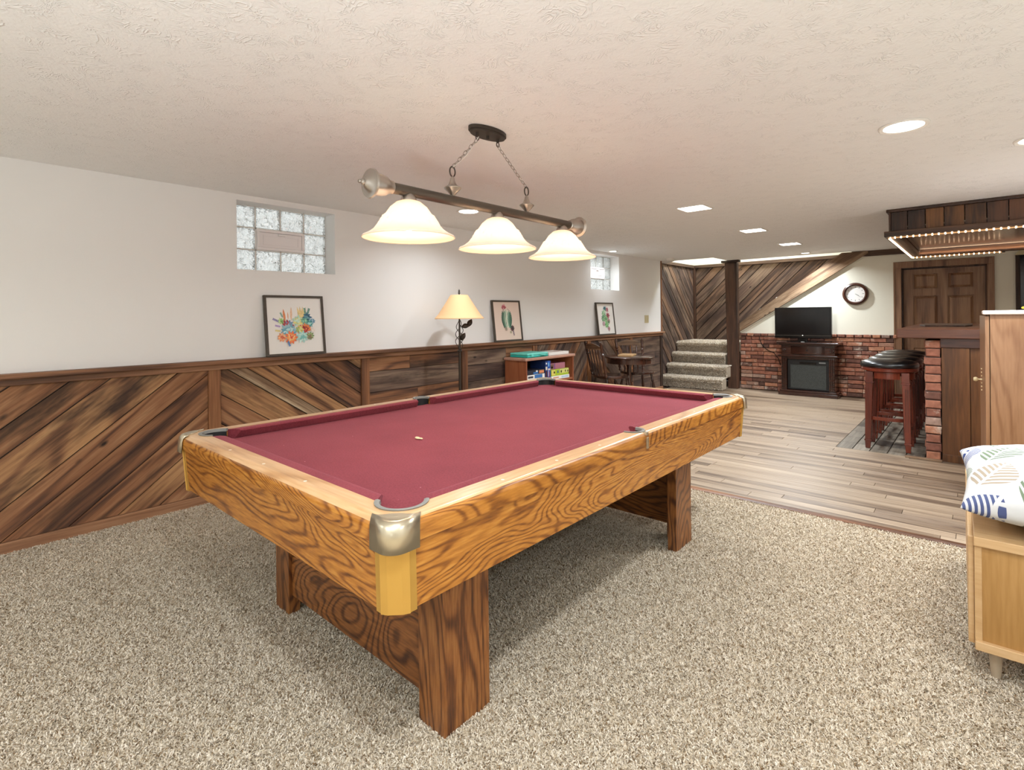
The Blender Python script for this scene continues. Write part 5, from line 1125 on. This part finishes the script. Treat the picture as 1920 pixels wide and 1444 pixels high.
# ------------------------------------------------------------------ bar
t = thing('bar_counter', 'brick fronted home bar with dark wood top beside the stools', 'bar', (-0.1, 7.3, 0)); YE, YW = 6.05, 8.55
obj('mortar_core', MB().box(-0.350, -0.244, YE+0.008, YW, 0, 1.075), M['mortar'], t)
h_ = 0.0775
for r_ in range(14):
    z = 0.004+r_*h_; 
    put_brick(0.108 + br.uniform(-0.004, 0.004), h_-0.011, 0.10, (-0.296, YE+0.098, z+(h_-0.011)/2), (1,0,0), (0,0,1), (0,-1,0), t)
    yy = YE + (0.112 if r_ % 2 else 0.215)
    while yy < YW-0.05:
        y2 = min(yy+0.205, YW); put_brick(y2-yy-0.010, h_-0.011, 0.012, (-0.350, (yy+y2)/2, z+(h_-0.011)/2), (0,-1,0), (0,0,1), (-1,0,0), t); yy = y2
obj('bar_top', MB().box(-0.552, 0.36, 5.985, YW+0.05, 1.098, 1.182), M['bar_x'], t, bevel=0.006)
obj('under_rail', MB().box(-0.243, 0.30, YE-0.012, YE+0.03, 1.015, 1.0975), M['bar_x'], t, bevel=0.004)
obj('end_panel', MB().box(-0.235, -0.045, YE, YE+0.02, 0.0, 1.015), M['bar'], t, bevel=0.002)
obj('end_panel', MB().box(-0.04, 0.28, YE+0.02, YE+0.04, 0.0, 1.015), M['bar'], t)
obj('toe_board', MB().box(-0.235, -0.045, YE-0.014, YE, 0.0, 0.065), M['bar'], t, bevel=0.002)
obj('body_panel', MB().box(-0.235, 0.28, YE+0.04, YW, 0.0, 1.0975), M['bar'], t)
obj('plinth_slab', MB().box(-0.50, -0.235, 5.99, YE+0.002, 0.0005, 0.010), M['stringer'], t, bevel=0.002)
tag(obj('serving_tray', MB().prism([(-0.46, 7.2), (-0.40, 6.95), (-0.08, 6.95), (-0.03, 7.2), (-0.03, 8.0), (-0.46, 8.0)], 1.1825, 1.198), M['canopy'], bevel=0.003), 'dark wooden tray with clipped corners lying on the bar top', 'tray')
# canopy above the bar
t = thing('bar_canopy', 'dark wood canopy hanging over the bar with rope lights underneath', 'canopy', (0.6, 7.2, ZC)); KX, KY0, KY1 = -0.60, 5.985, 8.40
obj('crown_trim', (lambda q: q.box(KX-0.015, XR-0.002, KY0-0.02, KY0, 2.262, ZC-0.001).box(KX-0.02, KX, KY0-0.02, KY1+0.02, 2.262, ZC-0.001))(MB()), M['canopy_x'], t, bevel=0.004)
x = KX+0.012; cm_ = M['canopy']; wds = [0.125, 0.128, 0.130, 0.138, 0.142, 0.135]; i = 0
gold_ = wood('canopy_golden_board', ['#3a2210', '#58371c', '#6f4826', '#85592f'], 'z', contour=4, stretch=5, rough=0.5, bump=0.2)
while x < XR-0.02:
    w_ = wds[i % 6]; x1 = min(x+w_, XR-0.003); obj('plank', MB().box(x+0.003, x1-0.003, KY0+0.008, KY0+0.022+0.004*(i % 2), 2.085, 2.262), gold_ if i in (2, 3, 4) else cm_, t, bevel=0.002); x = x1; i += 1
obj('corner_board', MB().box(KX-0.003, KX+0.012, KY0, KY0+0.03, 2.085, 2.262), M['canopy'], t)
y = KY0+0.03
while y < KY1-0.02: y1 = min(y+0.14, KY1); obj('plank', MB().box(KX, KX+0.018, y+0.002, y1-0.002, 2.085, 2.262), cm_, t, bevel=0.002); y = y1
q = MB(); a = 0.045; F = 0.075
q.box(KX-0.035, XR-0.002, KY0-0.045, KY0+F, 2.035, 2.085); q.box(KX-0.035, KX+F, KY0+F, KY1-F, 2.035, 2.085); q.box(KX-0.035, XR-0.002, KY1-F, KY1+0.03, 2.035, 2.085)
obj('lower_ledge', q, M['canopy_x'], t, bevel=0.004)
obj('soffit_panel', MB().box(KX+0.02, XR-0.004, KY0+0.03, KY1-0.02, 2.118, 2.130), M['soffit'], t)
q = MB(); q.box(KX+F-0.005, KX+F+0.008, KY0+F, KY1-F, 2.085, 2.118); q.box(KX+F, XR-0.004, KY1-F-0.008, KY1-F+0.005, 2.085, 2.118); q.box(KX+F, XR-0.004, KY0+F-0.005, KY0+F+0.008, 2.085, 2.118)
obj('soffit_side', q, M['canopy_x'], t)
z = 2.028; pts = [(1.85, KY0+0.015, z), (KX+0.02, KY0+0.015, z), (KX-0.005, KY0+0.04, z), (KX-0.005, KY1-0.02, z), (KX+0.02, KY1+0.005, z), (0.235, KY1+0.005, z)]
rp = obj('rope_light', MB().tube(pts, 0.0055, 6), M['rope'], t, smooth=True)
q = MB(); P = [Vector(p) for p in pts]
for a_, b_ in zip(P[:-1], P[1:]):
    L_ = (b_-a_).length; n = max(1, int(L_/0.045))
    for k in range(n): c = a_ + (b_-a_)*((k+0.5)/n); q.ball((c.x, c.y, c.z), 0.0085, 6, 4)
obj('rope_bulbs', q, M['led'], t, kind='stuff', fix=False)
obj('cable_clip', MB().box(0.23, 0.26, KY1-0.005, KY1+0.02, 2.015, 2.035), M['iron'], t)
for gy in (KY0+0.02, KY1): area_light('rope_glow', (0.3, gy, 2.018), 1.6, 3.5, (1.0, 0.78, 0.55), t, 'RECTANGLE', 0.02)
for gy in (KY0+F+0.03, KY1-F-0.03): gl = area_light('rope_glow', (0.6, gy, 2.045), 2.4, 5, (1.0, 0.80, 0.60), t, 'RECTANGLE', 0.02); gl.rotation_euler = (PI, 0, 0)

# ------------------------------------------------------------------ stools
sx_, sy_ = -0.648, 6.345
t = thing('bar_stool', 'nearest backless bar stool with black leather seat and cherry legs', 'stool', (0,0,0), 'bar stools along the brick bar front')
obj('seat_cushion', MB().lathe([(0.0, 0.795), (0.225, 0.795), (0.238, 0.806), (0.240, 0.825), (0.228, 0.846), (0.19, 0.862), (0.12, 0.873), (0.05, 0.877), (0.0, 0.878)], (0,0,0), 'z', 40, cap=False), M['leather'], t, smooth=True)
obj('seat_ring', MB().lathe([(0.0, 0.755), (0.218, 0.755), (0.232, 0.764), (0.232, 0.785), (0.222, 0.795), (0.0, 0.795)], (0,0,0), 'z', 40, cap=False), M['stoolwood'], t, smooth=True)
for k in range(4):
    a = k*PI/2; c, s = math.cos(a), math.sin(a); n = 8; vs = []
    for j in range(n+1):
        b = a - 0.52 + 1.04*j/n; 
        for rr, z in ((0.205, 0.69), (0.205, 0.755), (0.185, 0.755), (0.185, 0.69)): vs.append((rr*math.cos(b), rr*math.sin(b), z))
    obj('apron', MB().add(vs, [(4*j+q_, 4*j+(q_+1) % 4, 4*j+4+(q_+1) % 4, 4*j+4+q_) for j in range(n) for q_ in range(4)] + [(0,1,2,3), (4*n+3,4*n+2,4*n+1,4*n)]), M['stoolwood'], t)
    a += PI/4; c, s = math.cos(a), math.sin(a); sx2, sy2 = math.copysign(1, c), math.copysign(1, s)
    q = MB()
    def fr(cx0, cy0, z0, w0, cx1, cy1, z1, w1): q.add([(cx0-w0,cy0-w0,z0),(cx0+w0,cy0-w0,z0),(cx0+w0,cy0+w0,z0),(cx0-w0,cy0+w0,z0),(cx1-w1,cy1-w1,z1),(cx1+w1,cy1-w1,z1),(cx1+w1,cy1+w1,z1),(cx1-w1,cy1+w1,z1)], [(0,3,2,1),(4,5,6,7),(0,1,5,4),(1,2,6,5),(2,3,7,6),(3,0,4,7)])
    X0, X1 = 0.160, 0.142
    P_ = lambda u: (sx2*(X0+(X1-X0)*u), sy2*(X0+(X1-X0)*u))
    p = lambda u: P_(u)
    fr(*p(0), 0.002, 0.019, *p(0.10), 0.075, 0.024); fr(*p(0.10), 0.075, 0.029, *p(0.12), 0.09, 0.029); fr(*p(0.12), 0.09, 0.024, *p(0.85), 0.645, 0.030); fr(*p(0.85), 0.645, 0.036, *p(0.88), 0.66, 0.036); fr(*p(0.88), 0.66, 0.031, *p(1), 0.755, 0.031)
    lg = obj('leg', q, M['stoolwood'], t, bevel=0.002)
    q = MB()
    cx_, cy_ = p(0.5)
    for dxx, dyy in ((1,0), (-1,0), (0,1), (0,-1)):
        for e in (-0.009, 0.009): q.obox((cx_+dxx*0.0275+dyy*e, cy_+dyy*0.0275+dxx*e, 0.36), (dyy, dxx, 0), (dxx, dyy, 0), (0,0,1), 0.003, 0.002, 0.24)
    obj('fluting', q, M['stoolwood'], lg)
for k in range(4):
    a = k*PI/2; n = 8; vs = []; c, s = math.cos(a), math.sin(a); zz = 0.30 if k % 2 else 0.22
    for j in range(n+1):
        u = -1+2*j/n; xx, yy = 0.150 + 0.028*(1-u*u), u*0.132
        for dx, z in ((0.012, zz-0.016), (0.012, zz+0.016), (-0.012, zz+0.016), (-0.012, zz-0.016)): X, Y = xx+dx, yy; vs.append((X*c-Y*s, X*s+Y*c, z))
    obj('footrest', MB().add(vs, [(4*j+q_, 4*j+(q_+1) % 4, 4*j+4+(q_+1) % 4, 4*j+4+q_) for j in range(n) for q_ in range(4)] + [(0,1,2,3), (4*n+3,4*n+2,4*n+1,4*n)]), M['stoolwood'], t, bevel=0.002)
stool = t; stool.location = (sx_, sy_, 0.0015)
for i, lb in enumerate(('second bar stool from the front, black seat showing behind the nearest', 'third bar stool from the front of the row', 'farthest bar stool, next to the brick far wall')):
    dup(stool, (sx_, sy_+0.51*(i+1), 0.0015), 0, lb)

# ------------------------------------------------------------------ tall cabinet
t = thing('storage_cabinet', 'walnut laminate cabinet with pale top and cream knob behind the bench', 'cabinet', (0.07, 4.7, 0)); a0, a1, b0, b1 = 0.068, 0.62, 4.70, 5.45
obj('side_panel', MB().box(a0, a1, b0, b0+0.018, 0.006, 1.314), M['cab'], t, bevel=0.001); obj('side_panel', MB().box(a0, a1, b1-0.018, b1, 0.006, 1.314), M['cab'], t)
obj('back_panel', MB().box(a1-0.012, a1, b0+0.018, b1-0.018, 0.006, 1.314), M['cab'], t); obj('carcass', MB().box(a0+0.03, a1-0.02, b0+0.02, b1-0.02, 0.04, 1.31), M['cab'], t)
obj('top_board', MB().box(a0-0.036, a1+0.02, b0-0.02, b1+0.02, 1.3145, 1.342), M['cab_top'], t, bevel=0.006)
dd = (b1-b0)-0.02; an = math.atan2(0.024, dd)
dr = obj('door', MB().add([(a0-0.024,b0+0.004,0.05),(a0-0.004,b0+0.004,0.05),(a0-0.028,b0+0.004+dd,0.05),(a0-0.048,b0+0.004+dd,0.05),(a0-0.024,b0+0.004,1.305),(a0-0.004,b0+0.004,1.305),(a0-0.028,b0+0.004+dd,1.305),(a0-0.048,b0+0.004+dd,1.305)], [(0,3,2,1),(4,5,6,7),(0,1,5,4),(1,2,6,5),(2,3,7,6),(3,0,4,7)]), M['cab'], t)
obj('knob', MB().lathe([(0.006, -0.0), (0.005, -0.018), (0.014, -0.026), (0.017, -0.034), (0.013, -0.046), (0.0, -0.048)], (a0-0.040, 5.18, 0.835), 'x', 14), M['cream'], dr, smooth=True)
q = MB()
for k in range(-3, 4):
    if k: q.ball((a0-0.040, 5.18, 0.835+k*0.026), 0.005, 8, 5)
obj('beading', q, M['cream'], dr, smooth=True)
t = thing('silk_flower', 'small yellow blossom on the cabinet top, cut by the photo edge', 'flower', (0.235, 4.85, 1.342)); q = MB()
for k in range(6): a = k*PI/3; q.ball((0.255+0.016*math.cos(a), 4.85+0.016*math.sin(a), 1.358), 0.014, 8, 6, (1, 1, 0.6))
obj('petals', q, flat('yellow_silk', '#f2c832', 0.6), t, smooth=True); obj('centre', MB().ball((0.255, 4.85, 1.362), 0.009, 8, 6), flat('orange_silk', '#c9852a', 0.7), t, smooth=True)

# ------------------------------------------------------------------ bench with pillow
t = thing('low_bench', 'blond wood low cabinet bench on tapered legs at right photo edge', 'bench', (0.0, 2.52, 0))
OFF[t.name] = Vector((0,0,0)); Lb, Wb = 1.16, 0.46; zb, zt = 0.155, 0.53
obj('top_board', MB().box(-0.014, Wb+0.012, -0.018, Lb+0.012, zt-0.034, zt), M['bench_edge'], t, bevel=0.003)
obj('bottom_board', MB().box(-0.012, Wb+0.012, -0.018, Lb+0.012, zb-0.032, zb), M['bench_edge'], t, bevel=0.003)
obj('end_panel', MB().box(0.006, Wb, 0.0, 0.018, zb, zt-0.034), M['bench'], t); obj('end_panel', MB().box(0.006, Wb, Lb-0.018, Lb, zb, zt-0.034), M['bench'], t)
obj('corner_strip', MB().box(-0.0118, 0.008, -0.006, 0.02, zb, zt-0.034), M['bench_edge'], t)
obj('back_panel', MB().box(Wb-0.012, Wb, 0.018, Lb-0.018, zb, zt-0.034), M['bench'], t)
for a in (0, 1): obj('door', MB().box(-0.030, -0.012, 0.004+a*Lb/2, Lb/2-0.004+a*Lb/2, zb-0.02, zt-0.006), M['bench_edge'], t, bevel=0.004)
obj('carcass', MB().box(0.002, Wb-0.014, 0.02, Lb-0.02, zb, zt-0.036), M['bench'], t)
for x, y in ((0.045, 0.06), (Wb-0.06, 0.06), (0.045, Lb-0.07), (Wb-0.06, Lb-0.07)):
    q = MB().lathe([(0.014, 0.010), (0.022, zb-0.032)], (x, y, 0), 'z', 14); obj('leg', q, M['leg_grey'], t, smooth=True)
t.rotation_euler = (0, 0, math.radians(1.0))
# pillow
N_ = 30; vs = []; a_, b_, th = 0.32, 0.50, 0.235
def pil(u, v, s):
    eu, ev = 1-u*u, 1-v*v
    x = a_*u*(1-0.07*ev) ; y = b_*v*(1-0.05*eu); hh = th*(max(eu, 0)*max(ev, 0))**0.42
    wr_ = 0.006*math.sin(9*u+3*v)*math.sin(7*v-2*u)*(eu*ev)**0.5
    drop = -0.02*(abs(u)*abs(v))**3
    return (x, y, (0.55*hh + wr_) if s > 0 else (-0.45*hh)) if True else None
for s in (1, -1):
    for i in range(N_+1):
        for j in range(N_+1): u, v = -1+2*i/N_, -1+2*j/N_; u, v = math.sin(u*PI/2), math.sin(v*PI/2); vs.append(pil(u, v, s))
m1 = (N_+1)**2; fs = [(i*(N_+1)+j, (i+1)*(N_+1)+j, (i+1)*(N_+1)+j+1, i*(N_+1)+j+1) for i in range(N_) for j in range(N_)] + [(m1+i*(N_+1)+j, m1+i*(N_+1)+j+1, m1+(i+1)*(N_+1)+j+1, m1+(i+1)*(N_+1)+j) for i in range(N_) for j in range(N_)]
pw = obj('floor_cushion', MB().add(vs, fs), M['pillow'], smooth=True); pw.location = (0.262, 2.965, zt+0.107); pw.rotation_euler = (0, 0, math.radians(1.2))
tag(pw, 'large white pillow with blue and grey leaf print lying on the bench', 'pillow')
